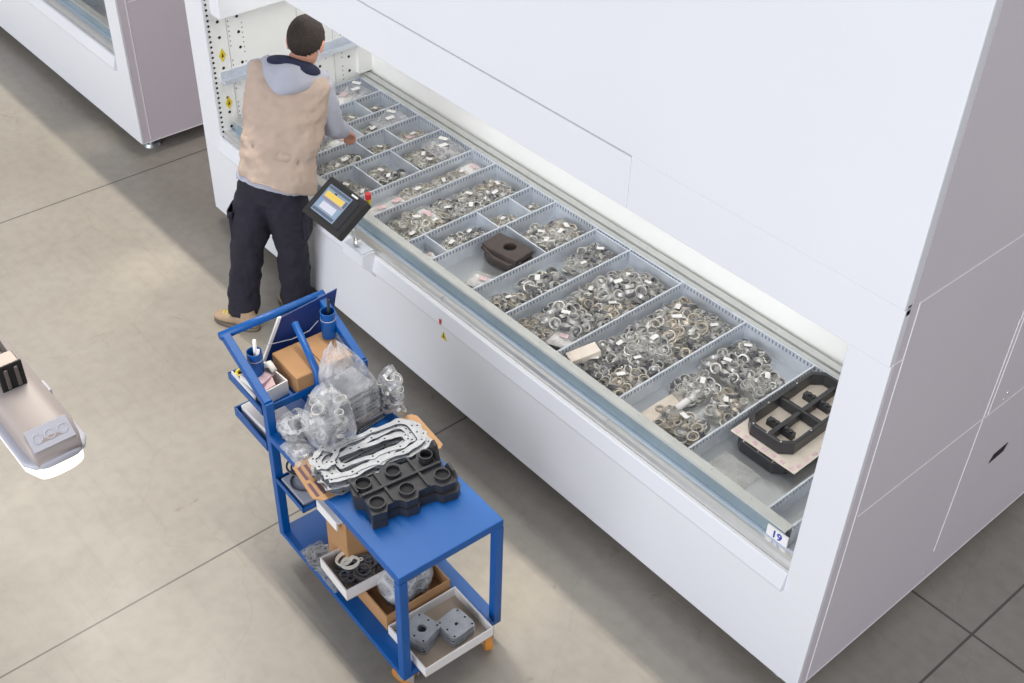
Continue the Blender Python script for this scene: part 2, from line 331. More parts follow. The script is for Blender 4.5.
def tray(ox, label, divs, shorts=()):
    t = empty('storage_tray', (ox, 0, .665), 0, label, 'tray'); t.location.z = 0
    x0, x1, y0, y1, zf = .235, 4.43, .086, 1.075, .69
    w = MB(); w.box(x0, x1, y0, y1, .668, zf); w.build('tray_floor', M['galv_floor'], t)
    w = MB(); w.box(x0, x1, y0 - .002, y0 + .002, .668, TZ - .004); w.build('front_face', M['strip'], t)
    w = MB(); w.prism([(y0 - .002, TZ - .004), (y0 + .004, TZ + .002), (.135, TZ + .002), (.135, zf), (.131, zf), (.131, TZ - .004)], x0, x1, 'x')
    for k in range(20): w.cyl((x0 + .12 + k * .215, .118), .0035, TZ + .002, TZ + .0035, 1, 8)
    w.build('front_flange', [M['flange'], M['slotdark']], t)
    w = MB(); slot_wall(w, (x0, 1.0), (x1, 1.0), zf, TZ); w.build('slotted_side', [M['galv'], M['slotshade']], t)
    w = MB(); w.box(x0, x1, 1.005, 1.03, TZ - .012, TZ + .002); w.box(x0, x1, 1.03, 1.036, TZ - .02, TZ - .01, 1); w.box(x0, x1, 1.036, y1, TZ - .02, TZ + .012)
    for k in range(20): w.cyl((x0 + .12 + k * .215, 1.055), .004, TZ + .012, TZ + .0135, 1, 8)
    w.build('rear_flange', [M['flange'], M['slotdark']], t)
    for xx in (x0 + .003, x1 - .003):
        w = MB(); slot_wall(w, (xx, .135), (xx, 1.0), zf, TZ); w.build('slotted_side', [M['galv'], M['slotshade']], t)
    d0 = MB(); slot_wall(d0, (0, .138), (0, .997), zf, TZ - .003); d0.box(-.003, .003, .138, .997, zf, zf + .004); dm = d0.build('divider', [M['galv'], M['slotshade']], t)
    for i, x in enumerate(divs):
        o = dm if i == 0 else dm.copy()
        if i: COL.objects.link(o); o.parent = t
        o.location.x = x
    for xa, xb, y in shorts:
        w = MB(); w.box(xa + .004, xb - .004, y - .002, y + .002, zf, TZ - .014); w.box(xa + .004, xb - .004, y - .004, y + .004, TZ - .014, TZ - .009); w.build('cross_divider', M['galv'], t)
    return t

DIVS = [.457, .665, .85, 1.07, 1.37, 1.57, 1.88, 2.08, 2.41, 2.66, 3.03, 3.44, 3.858, 4.30]
SH = [(.665, .85, .60), (.457, .665, .60), (.457, .665, .80), (.85, 1.07, .52), (.85, 1.07, .74), (1.07, 1.37, .62), (1.07, 1.37, .36),
      (1.88, 2.08, .25), (1.88, 2.08, .60), (1.88, 2.08, .83), (2.08, 2.41, .64), (2.41, 2.66, .985), (2.66, 3.03, .985)]
machine(0, 'large white storage machine with open front, number 19 plate and tall blank upper panel')
machine(-5.68, 'second white storage machine partly seen behind the standing person, grey end panel toward the gap', False)
tray(0, 'long galvanised steel tray with slotted dividers holding bagged rings, in front of the person', DIVS, SH)
tray(-5.68, 'steel tray in the second machine beyond the gap, only its end corner visible', [3.2, 3.7])

# console on its arm
c = empty('control_console', (1.535, -.275, .975), 0, 'dark grey touch screen console on an arm beside the person', 'screen')
Mt = Matrix.Rotation(R(34), 4, 'X') @ Matrix.Scale(.9, 4, (1, 0, 0))
b = MB(); b.box(0, .355, 0, .235, -.055, 0, M=Mt); bevel(b.build('housing', M['screenbody'], c), .012, 3)
b = MB(); b.box(.03, .325, .03, .205, .0, .0035, M=Mt); bevel(b.build('bezel', M['blackpl'], c), .002)
scr = MB(); scr.box(.055, .265, .038, .198, .0035, .005, 0, M=Mt)
def srect(x0, x1, y0, y1, mi): scr.box(x0, x1, y0, y1, .0052, .0056, mi, M=Mt)
srect(.060, .260, .178, .194, 1); srect(.070, .235, .132, .165, 2); srect(.240, .258, .132, .170, 1); srect(.060, .255, .120, .124, 3); srect(.060, .085, .10, .118, 4)
srect(.095, .225, .070, .108, 5); srect(.060, .255, .044, .060, 1); srect(.13, .15, .166, .174, 6)
scr.build('display', [emis('display_blue', srgb(130, 150, 170), .2), emis('display_grey', srgb(90, 100, 115), .15), emis('display_yellow', srgb(215, 185, 90), .25), emis('display_red', srgb(170, 80, 80), .2), emis('display_sky', srgb(110, 150, 185), .25), emis('display_white', srgb(190, 190, 200), .3), M['inkblk']], c)
b = MB(); b.box(.235, .29, .212, .222, .0035, .006, M=Mt); b.build('name_strip', M['paper'], c)
b = MB(); b.cyl((0, 0), .016, 0, .03, 0, 16, Matrix.Translation((.29, .22, .125)) ); b.cyl((.29, .22), .012, .09, .125, 1, 12); b.build('stop_button', [M['red'], M['yellow']], c)
b = MB(); b.tube([(.15, .12, .0), (.15, .19, -.06), (.15, .23, -.20)], .014); b.tube([(.15, .23, -.20), (.15, .23, -.2385)], .020); b.build('support_arm', M['alu'], c)
b = MB(); b.prism([(-.085, .66), (-.001, .56), (-.001, .725), (-.075, .725)], 1.60, 1.775, 'x'); b.prism([(-.075, .7255), (-.001, .7255), (-.001, .735), (-.075, .735)], 1.61, 1.765, 'x', 1)
tag(bevel(b.build('console_bracket', [M['white'], M['galv']]), .003), 'white wedge bracket with grey top on the machine front under the touch screen', 'bracket')

# ------------------------------------------------------------------ bags in the tray
def film_mesh(L, Wd, Hh, seed, name='film', m='film', crumple=.010, parent=None, nx=18, ny=14, z0=.001):
    mb = MB(); vs = []
    for side in (1, -1):
        for j in range(ny + 1):
            for i in range(nx + 1):
                u = 2*i/nx - 1; v = 2*j/ny - 1
                prof = max(0, (1 - abs(u)**3)) ** .6 * max(0, (1 - abs(v)**3)) ** .6
                q = Vector((u*2.1 + seed*3.7, v*2.1, side*1.3 + seed)); nz_ = noise.noise(q) + .5*noise.noise(q*2.7)
                wob = 1 + .04 * noise.noise(Vector((u*1.5, v*1.5, seed*5.1)))
                if side > 0: z = z0 + .004 + Hh * prof * (.82 + .32*nz_) + crumple * noise.noise(q*4) * (1 - prof*.3) + crumple*.6
                else: z = z0 + .0005 + .001*abs(nz_)
                if prof < .02: z = z0 + .005 + .012*max(0, noise.noise(Vector((u*3, v*3, seed*2))))
                vs.append((u*L/2*wob, v*Wd/2*wob, z))
    n1 = (nx+1)*(ny+1)
    fs = [(j*(nx+1)+i, j*(nx+1)+i+1, (j+1)*(nx+1)+i+1, (j+1)*(nx+1)+i) for j in range(ny) for i in range(nx)]
    mb.add(vs[:n1], fs, 0, True); mb.add(vs[n1:], [f[::-1] for f in fs], 0, True)
    return mb.build(name, M[m], parent)
def ring_obj(ro, ri, h, m):
    mb = MB(); mb.ring(ro, ri, h); mb.ring(ri*1.001, ri*.90, h*.35, M=Matrix.Translation((0, 0, h*.1))); me = mb.build('ring', M[m]).data
    return me
RM = {k: ring_obj(*a) for k, a in dict(big=(.029, .0235, .018, 'steel'), bigb=(.028, .022, .017, 'brass'), med=(.021, .016, .016, 'steel'), bone=(.026, .021, .006, 'bone'), blk=(.027, .016, .016, 'dark'), sm=(.015, .011, .010, 'steel'), smb=(.014, .010, .011, 'brass'), smd=(.015, .008, .011, 'dark')).items()}
for o in list(COL.objects):
    if o.name.startswith('ring') and o.parent is None: bpy.data.objects.remove(o)
KIND = {  # length, width, height, ring mix, count
 'steel': (.245, .195, .055, ['big', 'big', 'blk', 'med', 'big', 'med'], 46), 'bronze': (.24, .18, .052, ['bigb', 'bone', 'bigb', 'blk', 'big', 'med'], 44),
 'dark': (.23, .18, .052, ['blk', 'blk', 'big', 'med', 'bone'], 44), 'small': (.21, .17, .042, ['sm', 'smb', 'smd', 'bone', 'sm', 'med', 'sm', 'smb'], 80),
 'yellowish': (.20, .16, .040, ['smb', 'bone', 'smb', 'med', 'sm'], 60)}
def add_rings(root, kind, L, Wd, Hh, r, n, mix):
    for k in range(n):
        key = r.choice(mix); rad = .03 if not key.startswith('sm') else .012
        cell = rad * 1.55; gx = max(2, int((L - .02) / cell)); gy = max(2, int((Wd - .02) / cell)); c_ = k % (gx*gy)
        x = ((c_ % gx + .5) / gx - .5) * (L - rad*1.1) + r.gauss(0, rad*.22); y = ((c_ // gx + .5) / gy - .5) * (Wd - rad*1.1) + r.gauss(0, rad*.22)
        pr = max(.2, 1 - (1.8*x/L)**4) * max(.2, 1 - (1.8*y/Wd)**4)
        o = bpy.data.objects.new('ring', RM[key]); COL.objects.link(o); o.parent = root
        z = rad*.42 + (k / n) ** .8 * max(.004, Hh*pr - rad*.85)
        o.location = (x, y, z); tl = .55 if k > n*.55 else .9; o.rotation_euler = (r.gauss(0, tl*.7), r.gauss(0, tl*.7), r.uniform(0, 6.28))
        lim = math.asin(min(.9, max(.05, (z - .001) / rad))); o.rotation_euler.x = max(-lim, min(lim, o.rotation_euler.x)); o.rotation_euler.y = max(-lim, min(lim, o.rotation_euler.y))
PROTO = {}
def make_bag(kind, seed):
    L, Wd, Hh, mix, n = KIND[kind]; r = random.Random(seed*13 + 5)
    t = empty('ring_bag' if kind in ('steel', 'bronze', 'dark') else 'parts_bag')
    film_mesh(L, Wd, Hh, seed, parent=t)
    s = MB(); s.box(-.021, .021, -.012, .012, 0, .0008); lb = s.build('label_sticker', M['paper'], t); lb.location = (r.uniform(-.03, .03), r.uniform(-.02, .03), Hh + .016); lb.rotation_euler = (r.uniform(-.1, .1), r.uniform(-.1, .1), r.uniform(-.5, .9))
    add_rings(t, kind, L, Wd, Hh, r, n, mix)
    return t
def make_packet(seed):
    t = empty('paper_packet'); r = random.Random(seed); mb = MB(); nx = ny = 10; vs = []
    for j in range(ny+1):
        for i in range(nx+1):
            u = 2*i/nx-1; v = 2*j/ny-1; vs.append((u*.075*(1+.1*noise.noise(Vector((u, v, seed)))), v*.055, .004 + .03*max(0, (1-u**4)*(1-v**4))*(.8+.5*noise.noise(Vector((u*2, v*2, seed)))) + .004*noise.noise(Vector((u*6, v*6, seed)))))
    fs = [(j*(nx+1)+i, j*(nx+1)+i+1, (j+1)*(nx+1)+i+1, (j+1)*(nx+1)+i) for j in range(ny) for i in range(nx)]
    mb.add(vs, fs, 0, True); n = len(vs); mb.add([(x, y, .001) for x, y, z in vs], [f[::-1] for f in fs])
    mb.build('wrapper', M['paper'], t)
    s = MB(); s.box(-.025, .025, -.016, .016, 0, .0008); lb = s.build('printed_slip', M['pinkpaper'], t); lb.location = (.01, 0, .042)
    film_mesh(.17, .13, .042, seed + 3, parent=t)
    return t
# bay numbers count from the number plate; (y, dx, kind, rotation, extra z)
BX = {3: (3.44, 3.858), 4: (3.03, 3.44), 5: (2.66, 3.03), 6: (2.41, 2.66), 7: (2.08, 2.41), 8: (1.88, 2.08), 9: (1.57, 1.88), 10: (1.37, 1.57), 11: (1.07, 1.37), 12: (.85, 1.07), 13: (.665, .85), 14: (.457, .665), 15: (.235, .457)}
BAGS = {3: [(.26, .05, 'bronze', 20, 0), (.52, -.09, 'steel', 70, 0), (.53, .10, 'bronze', 100, 0), (.74, -.09, 'steel', 10, 0), (.78, .10, 'steel', 85, 0), (.93, -.08, 'dark', 0, 0)],
 4: [(.25, -.09, 'dark', 10, .0), (.28, .10, 'bronze', 95, 0), (.43, .11, 'dark', 20, 0.0), (.45, -.09, 'steel', 80, 0), (.60, .10, 'bronze', 5, 0), (.65, -.09, 'steel', 100, 0), (.77, .11, 'dark', 10, 0), (.85, -.09, 'bronze', 85, 0), (.92, .10, 'steel', 0, 0), (.54, .0, 'steel', 30, .038), (.74, .01, 'bronze', 80, .04)],
 5: [(.24, -.07, 'bronze', 0, 0), (.27, .10, 'packet', 20, .02), (.42, -.07, 'steel', 80, 0), (.46, .09, 'dark', 90, 0), (.63, .08, 'bronze', 80, 0), (.63, -.09, 'bronze', 95, 0), (.80, .07, 'dark', 10, 0), (.83, -.09, 'steel', 80, 0), (.93, .08, 'steel', 5, 0), (.36, .02, 'steel', 20, .035), (.74, .0, 'steel', 60, .038)],
 6: [(.26, .02, 'bronze', 60, 0), (.50, .0, 'dark', 80, 0), (.76, .0, 'steel', 15, 0), (.90, .0, 'dark', 0, 0)],
 7: [(.28, .07, 'packet', 15, 0), (.74, -.03, 'steel', 15, 0), (.76, .10, 'dark', 80, 0), (.90, .02, 'bronze', 0, 0), (.82, .06, 'small', 60, .03)],
 8: [(.19, .0, 'packet', 90, .02), (.35, .0, 'small', 100, 0), (.50, .0, 'dark', 85, 0), (.70, .0, 'yellowish', 80, 0), (.91, .0, 'yellowish', 95, 0)],
 9: [(.22, -.06, 'small', 10, 0), (.24, .08, 'small', 90, 0), (.31, .0, 'yellowish', 40, .03), (.40, -.03, 'packet', 5, .02), (.40, .08, 'bronze', 80, 0), (.54, -.06, 'small', 10, 0), (.62, .07, 'steel', 90, 0), (.72, -.06, 'small', 0, 0), (.84, .07, 'steel', 90, 0), (.91, -.07, 'bronze', 15, 0)],
 10: [(.22, .0, 'packet', 80, 0), (.36, .0, 'packet', 100, .0), (.52, .0, 'yellowish', 90, 0), (.68, .0, 'small', 95, 0), (.84, .0, 'yellowish', 80, 0), (.94, .0, 'packet', 5, .02)],
 11: [(.22, -.06, 'small', 0, 0), (.25, .08, 'small', 80, 0), (.48, -.06, 'small', 5, 0), (.50, .08, 'dark', 90, 0), (.76, -.06, 'small', 90, 0), (.77, .07, 'small', 10, .0), (.91, .0, 'bronze', 0, 0)],
 12: [(.30, .0, 'small', 80, 0), (.44, 0, 'small', 90, 0), (.64, 0, 'bronze', 80, 0), (.84, 0, 'packet', 90, 0), (.93, 0, 'yellowish', 80, 0)],
 13: [(.45, 0, 'small', 90, 0), (.55, 0, 'packet', 95, 0.02), (.74, 0, 'small', 90, 0), (.93, 0, 'packet', 60, .0)],
 14: [(.52, 0, 'small', 90, 0), (.70, 0, 'yellowish', 0, 0), (.88, 0, 'small', 0, 0)],
 15: [(.66, .0, 'packet', 60, .03), (.79, .0, 'packet', 100, .035), (.60, 0, 'small', 80, 0), (.74, .0, 'packet', 20, 0), (.84, .0, 'dark', 85, 0), (.93, .0, 'packet', 0, .0)]}
ORD = {3: 'third', 4: 'fourth', 5: 'fifth', 6: 'sixth', 7: 'seventh', 8: 'eighth', 9: 'ninth', 10: 'tenth', 11: 'eleventh', 12: 'twelfth', 13: 'thirteenth', 14: 'fourteenth', 15: 'fifteenth'}
LOOK = {'steel': 'clear bag of steel rings', 'bronze': 'clear bag of bronze rings', 'dark': 'clear bag of dark rings', 'small': 'clear bag of tiny rings', 'yellowish': 'clear bag of yellowish rings', 'packet': 'white packet with printed slip'}
PLACES = ['at its front', 'second from its front', 'third from its front', 'fourth from its front', 'fifth from its front', 'sixth from its front']
protos = {}
for k in KIND: protos[k] = [make_bag(k, 3*i + len(k)) for i in range(2)]
protos['packet'] = [make_packet(i + 2) for i in range(2)]
bpy.context.view_layer.update()
cache = {o.name: kids(o) for l in protos.values() for o in l}
for l in list(cache.values()):
    for c_ in l: cache[c_.name] = []
used = set(); cnt = {}
for bay, L in BAGS.items():
    xc = sum(BX[bay]) / 2; rank = {}
    for y, dx, kind, rot, dz in sorted(L):
        i = rank.get(kind, 0); rank[kind] = i + 1
        tot = sum(1 for b_ in L if b_[2] == kind)
        p = protos[kind][(cnt.setdefault(kind, 0)) % 2]; cnt[kind] += 1
        o = p if p.name not in used else copy_tree(p, None, cache); used.add(p.name)
        rz_ = R(rot + rnd.uniform(-8, 8)); o.rotation_euler.z = rz_; LL, WW = (KIND[kind][0], KIND[kind][1]) if kind != 'packet' else (.17, .13)
        half = (BX[bay][1] - BX[bay][0]) / 2; ext = .5*(LL*abs(math.cos(rz_)) + WW*abs(math.sin(rz_)))
        if half < .13: dx = 0
        sc_ = min(rnd.uniform(1.03, 1.16), (half + (.0 if dx == 0 else -abs(dx)) - .008) / (ext*1.04))
        if dx and sc_ < .9: dx *= .93; sc_ = .93
        dx = max(-half + ext*sc_*1.04 + .004, min(half - ext*sc_*1.04 - .004, dx))
        bounds = [.142] + sorted(q[2] for q in SH if abs(q[0] - BX[bay][0]) < .01) + [.994]
        cell = [(a_, b_) for a_, b_ in zip(bounds, bounds[1:]) if a_ <= y <= b_] or [(bounds[0], bounds[1])]; y0_, y1_ = cell[0]
        exy = .52*(LL*abs(math.sin(rz_)) + WW*abs(math.cos(rz_)))
        sc_ = min(sc_, (y1_ - y0_ - .012) / (2*exy)); hy = exy*sc_ + .004
        o.location = (xc + dx, max(y0_ + hy, min(y, y1_ - hy)), .6950 + dz)
        o.scale = (sc_,) * 3
        place = 'the only one' if tot == 1 else PLACES[i]
        tag(o, '%s, %s bay from the number plate, %s' % (LOOK[kind], ORD[bay], place), 'bag' if kind != 'packet' else 'packet', 'bagged parts in the tray')
for l in protos.values():
    for p in l:
        if p.name not in used:
            for c_ in kids(p): bpy.data.objects.remove(c_)
            bpy.data.objects.remove(p)

# tray end: tan packet, casting, black frames on cardboard
t = empty('tan_packet', (3.55, .36, .6915), R(90), 'tan cardboard sleeve with a clear end lying flat, third bay from the number plate', 'packet')
b = MB(); b.box(-.15, .12, -.045, .04, 0, .006); b.build('card', M['sleeve_tan'], t)
b = MB(); b.tube([(-.13, -.06, .02), (.14, -.055, .035)], .017, n=12); b.build('rolled_film', M['paper'], t)
b = MB(); b.ring(.022, .013, .008, M=Matrix.Translation((-.06, .0, .008))); b.build('ring', M['brass'], t)
t = empty('tan_packet', (3.10, .24, .70), R(70), 'tan cardboard sleeve standing at the front flange, fourth bay from the number plate', 'packet')
b = MB(); b.box(-.06, .09, -.035, .035, .045, .075, M=Matrix.Rotation(-.2, 4, 'Y')); b.box(-.03, .03, -.03, .03, 0, .05); b.build('card', M['sleeve_tan'], t)
t = empty('plastic_film', (4.02, .26, .6915), 0, 'flat clear plastic sheet lying in the nearly empty bay beside the black frames', 'film')
film_mesh(.20, .14, .006, 4, 'sheet', 'film', .012, t)

for x_, y_, L_, w_, sd_, lab in ((.76, .86, .16, .22, 31, 'large crumpled clear bag filling the rear of the bay behind the small cross divider'), (1.22, .90, .25, .17, 33, 'puffy clear film bag at the rear flange, eleventh bay from the number plate'), (.345, .90, .20, .15, 35, 'puffy clear bag with white tags in the tray corner bay next to the perforated plate')):
    t = empty('plastic_film', (x_, y_, .735 if x_ > .4 and x_ < 1 else .742), 0, lab, 'film'); film_mesh(L_, w_, .05, sd_, 'film', 'film_thick', .016, t)
    for q_ in range(2): q = MB(); q.box(-.028, .028, -.015, .015, 0, .001, M=Matrix.Rotation(.5 + q_, 4, 'Z')); o = q.build('paper_slip', M['paper'], t); o.location = (-.03 + .06*q_, .02 - .05*q_, .064)
t = empty('brown_casting', (2.235, .515, .6915), R(8), 'dark brown moulded part with a round hole, stacked in the tray', 'moulded part')
def wedge(mb, z0, z1, s=1.0):
    mb.prism([(-.13*s, -.035), (-.10*s, .075), (.02*s, .09), (.13*s, .06), (.125*s, -.03), (.06*s, -.075), (-.06*s, -.08)], z0, z1)
b = MB(); wedge(b, 0, .05); bevel(b.build('lower_body', M['casting'], t), .008, 2)
b = MB()
out = []; hole = []
for i in range(24):
    a = 2*PI*i/24; c_, s_ = math.cos(a), math.sin(a); k = min(.125/max(abs(c_), 1e-6), .078/max(abs(s_), 1e-6)); out.append((k*c_*.95, k*s_*.95)); hole.append((.01 + .034*c_, .01 + .034*s_))
b.plate(out, hole, .056, .092); bevel(b.build('upper_plate', M['casting'], t), .004, 1)
b = MB(); b.cyl((.01, .01), .033, .052, .060, 0, 24); b.build('socket', M['black_hole'], t)
b = MB(); b.tube([(-.11, -.07, .075), (-.02, -.085, .055), (.08, -.075, .05), (.125, -.03, .06)], .012); b.build('rib', M['casting'], t)

def frame_part(name, loc, rz, Lx, Ly, hh, label, group):
    t = empty(name, loc, rz, label, 'moulded frame', group)
    c_ = .045; o = [(-Lx/2 + c_, -Ly/2), (Lx/2 - c_, -Ly/2), (Lx/2, -Ly/2 + c_), (Lx/2, Ly/2 - c_), (Lx/2 - c_, Ly/2), (-Lx/2 + c_, Ly/2), (-Lx/2, Ly/2 - c_), (-Lx/2, -Ly/2 + c_)]
    k = .86; kk = 1 - .018/(Ly/2); h_ = [(x*(1 - .018/(Lx/2)), y*kk) for x, y in o]
    b = MB(); b.plate(o, h_, 0, hh); bevel(b.build('rim', M['blackpl'], t), .004, 2)
    b = MB(); b.box(-.010, .010, -Ly/2 + .015, Ly/2 - .015, .004, hh*.72)
    b.box(-Lx/2 + .015, Lx/2 - .015, -.022, -.010, .004, hh*.8); b.box(-Lx/2 + .015, Lx/2 - .015, .012, .022, .004, hh*.45)
    for yy in (-Ly*.27, Ly*.22):
        for i in range(5): b.cyl((-.05 + i*.024, yy), .010, .0, hh*.62, 0, 12)
        b.box(-.075, .065, yy - .014, yy + .014, 0, hh*.5)
    b.build('web', M['blackpl'], t)
    b = MB()
    for x, y in ((-Lx*.3, -Ly/2 + .009), (0, -Ly/2 + .009), (Lx*.3, -Ly/2 + .009), (-Lx/2 + .009, -.1), (Lx/2 - .009, .1), (Lx/2 - .009, -.1), (-Lx/2 + .009, .1)): b.cyl((x, y), .004, hh, hh + .002, 0, 8)
    b.build('pin', M['alu'], t); return t
BF = 'black moulded frames in the tray'
frame_part('black_frame', (4.04, .63, .6915), 0, .27, .50, .058, 'black moulded frame under the printed cardboard sheet in the tray', BF)
b = MB(); b.box(-.175, .175, -.28, .30, 0, .003)
for i in range(7): b.box(-.165 + .05*i, -.14 + .05*i, -.272, -.25, .003, .0033, 1)
for i in range(9): b.box(.150, .166, -.24 + .055*i, -.21 + .055*i, .003, .0033, 1)
t = b.build('cardboard_sheet', [M['sleeve_tan'], M['pinkpaper']], None, (4.05, .675, .752), R(1)); tag(t, 'printed pale cardboard sheet lying between the two black frames', 'cardboard')
frame_part('black_frame', (4.025, .70, .7565), R(1), .25, .53, .065, 'topmost black moulded frame lying on the printed cardboard sheet', BF)

# ------------------------------------------------------------------ trolley
TO = (2.6265, -1.1892); TR = R(-2.6)
def tw(a, b, z=0): return (TO[0] + a*math.cos(TR) - b*math.sin(TR), TO[1] + a*math.sin(TR) + b*math.cos(TR), z)
T = empty('trolley', tw(0, 0), TR, 'blue steel service trolley loaded with boxes and bags of gaskets', 'trolley')
b = MB(); b.box(0, 1.015, 0, .505, .745, .785); bevel(b.build('top_shelf', M['blue'], T), .004)
b = MB(); b.box(0, 1.015, 0, .505, .135, .165); bevel(b.build('bottom_shelf', M['blue'], T), .004)
for bb in (.019, .486):
    b = MB(); b.box(.978, 1.017, bb - .0195, bb + .0195, .136, .744); bevel(b.build('leg', M['blue'], T), .003)
    b = MB(); b.bar((.02, bb, .136), (.02, bb, .955), .039, .039); b.bar((.022, bb, .945), (-.315, bb, 1.098), .037, .037); bevel(b.build('handle_post', M['blue'], T), .003)
b = MB(); b.tube([(-.315, -.005, 1.10), (-.315, .51, 1.10)], .019, n=14); b.build('handle', M['blue'], T)
b = MB(); b.tube([(.01, .27, .80), (.0, .272, .985), (-.21, .30, 1.098)], .016, n=12); b.build('centre_strut', M['blue'], T)
def tray_rack(a0, a1, b0, b1, z, h, name):
    b = MB(); b.box(a0, a1, b0, b1, z, z + .004); b.box(a0, a1, b0, b0 + .006, z, z + h); b.box(a0, a1, b1 - .006, b1, z, z + h); b.box(a0, a0 + .006, b0, b1, z, z + h); b.box(a1 - .006, a1, b0, b1, z, z + h)
    return b.build(name, M['blue'], T)
tray_rack(-.30, -.0, -.002, .507, .872, .035, 'side_rack')
tray_rack(-.29, -.0, -.002, .30, .66, .05, 'side_rack')
tray_rack(.04, .27, .0, .475, .50, .03, 'middle_rack')
b = MB(); b.prism([(.27, 1.095), (.56, 1.125), (.50, .875), (.155, .875)], -.285, -.279, 'x'); b.build('board', M['blue_dk'], T)
b = MB(); b.prism([(.258, 1.10), (.273, 1.10), (.160, .875), (.145, .875)], -.287, -.276, 'x'); b.build('board_edge', M['paper'], T)
b = MB(); b.tube([(-.272, .175, .99), (-.245, .30, .985), (-.235, .38, 1.0), (-.24, .43, 1.03)], .002, n=6); b.build('cord', M['cord'], T)
for a_, b_, lab in ((-.19, .085, 'blue steel cup with white markers hung on the trolley handle post over the floor side'), (-.178, .447, 'blue steel cup holding a black pen on the trolley handle post beside the machine')):
    t = empty('pen_cup', tw(a_, b_, .922 if b_ < .2 else .980), TR, lab, 'cup', 'pen cups on the trolley')
    q = MB(); q.ring(.034, .031, .135, n=24); q.cyl((0, 0), .031, 0, .004, n=24); q.build('cup', M['blue'], t)
    q = MB(); q.ring(.0352, .0342, .004, n=24, M=Matrix.Translation((0, 0, .095))); q.build('elastic_band', M['cord'], t)
    if b_ < .2:
        q = MB(); q.tube([(.0, 0, .01), (-.01, .012, .185)], .008, n=10); q.build('marker', M['paper'], t); q = MB(); q.tube([(.01, -.01, .01), (.018, .012, .15)], .007, n=10); q.build('marker', M['wcard'], t)
    else:
        q = MB(); q.tube([(.0, 0, .01), (-.006, .012, .19)], .007, n=10); q.build('pen', M['inkblk'], t)
for a_, b_, rz in ((.955, .07, .5), (.975, .455, 2.7), (.22, .12, 1.2), (.22, .42, .3)):
    q = MB(); Mr = Matrix.Translation((a_, b_, 0)) @ Matrix.Rotation(rz, 4, 'Z')
    q.cyl((0, 0), .05, -.016, .016, 0, 24, Mr @ Matrix.Translation((-.03, 0, .05)) @ Matrix.Rotation(PI/2, 4, 'X'))
    q.box(-.05, .03, -.026, -.020, .04, .125, 1, Mr); q.box(-.05, .03, .020, .026, .04, .125, 1, Mr); q.box(-.05, .03, -.026, .026, .122, .135, 1, Mr)
    q.cyl((0, 0), .012, -.03, .03, 1, 10, Mr @ Matrix.Translation((-.03, 0, .05)) @ Matrix.Rotation(PI/2, 4, 'X'))
    q.build('caster', [M['orange'], M['alu']], T)

def open_box(name, loc, rz, L, Wd, Hh, m_out, m_in, label, cat='box', group=None, th=.006):
    t = empty(name, loc, rz, label, cat, group)
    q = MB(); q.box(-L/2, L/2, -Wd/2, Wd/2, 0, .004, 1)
    for (x0, x1, y0, y1) in ((-L/2, L/2, -Wd/2, -Wd/2 + th), (-L/2, L/2, Wd/2 - th, Wd/2), (-L/2, -L/2 + th, -Wd/2 + th, Wd/2 - th), (L/2 - th, L/2, -Wd/2 + th, Wd/2 - th)): q.box(x0, x1, y0, y1, 0, Hh, 0)
    q.build('carton_walls', [m_out, m_in], t); return t
# top-rack contents
t = empty('cardboard_box', tw(-.125, .315, .877), TR, 'closed brown cardboard box under the blue board at the trolley handle', 'box')
q = MB(); q.box(-.10, .115, -.135, .145, 0, .10); bevel(q.build('carton', M['card'], t), .006, 2)
q = MB(); q.box(-.10, .1155, .004, .007, .1, .101); q.build('flap_gap', M['inkblk'], t); 
t = open_box('small_carton', tw(-.13, .085, .877), TR + .1, .17, .13, .075, M['wcard'], M['wcard_in'], 'open white carton stuffed with crumpled paper beside the brown cardboard box')
q = MB(); q.prism([(-.06, -.04), (.05, -.05), (.065, .03), (0, .055), (-.06, .04)], .05, .062, M=Matrix.Rotation(.25, 4, 'X')); q.prism([(-.02, -.05), (.06, -.03), (.03, .05)], .064, .07, M=Matrix.Rotation(-.3, 4, 'Y')); q.build('crumpled_paper', M['pinkpaper'], t)
q = MB(); q.tube([(-.06, .03, .08), (-.02, .05, .11), (.02, .045, .10)], [.012, .016, .014], n=8); q.build('glove_finger', M['bone'], t)
t = empty('paper_stack', tw(-.18, .010, .877), TR, 'narrow strip of white paper forms standing in the upper side rack', 'paper')
q = MB(); q.box(-.10, .10, -.004, .004, 0, .045); q.build('sheets', M['paper'], t)
t = empty('yellow_tape', tw(-.262, .045, .877), TR, 'yellow and black tape roll in the upper side rack corner', 'tape')
q = MB(); q.ring(.028, .017, .035, n=20); q.build('roll', M['yellow'], t); q = MB(); q.ring(.0285, .0165, .010, n=20, M=Matrix.Translation((0, 0, .013))); q.build('dark_stripe', M['inkblk'], t)
t = empty('white_box', tw(-.15, .10, .665), TR + .04, 'closed white carton with faint red print in the lower side rack', 'box')
q = MB(); q.box(-.12, .12, -.075, .075, 0, .06); bevel(q.build('carton', M['wcard'], t), .003); q = MB()
for i in range(4): q.box(-.07 + .04*i, -.05 + .04*i, -.03, .02, .0601, .0605)
q.build('print', M['pinkpaper'], t)

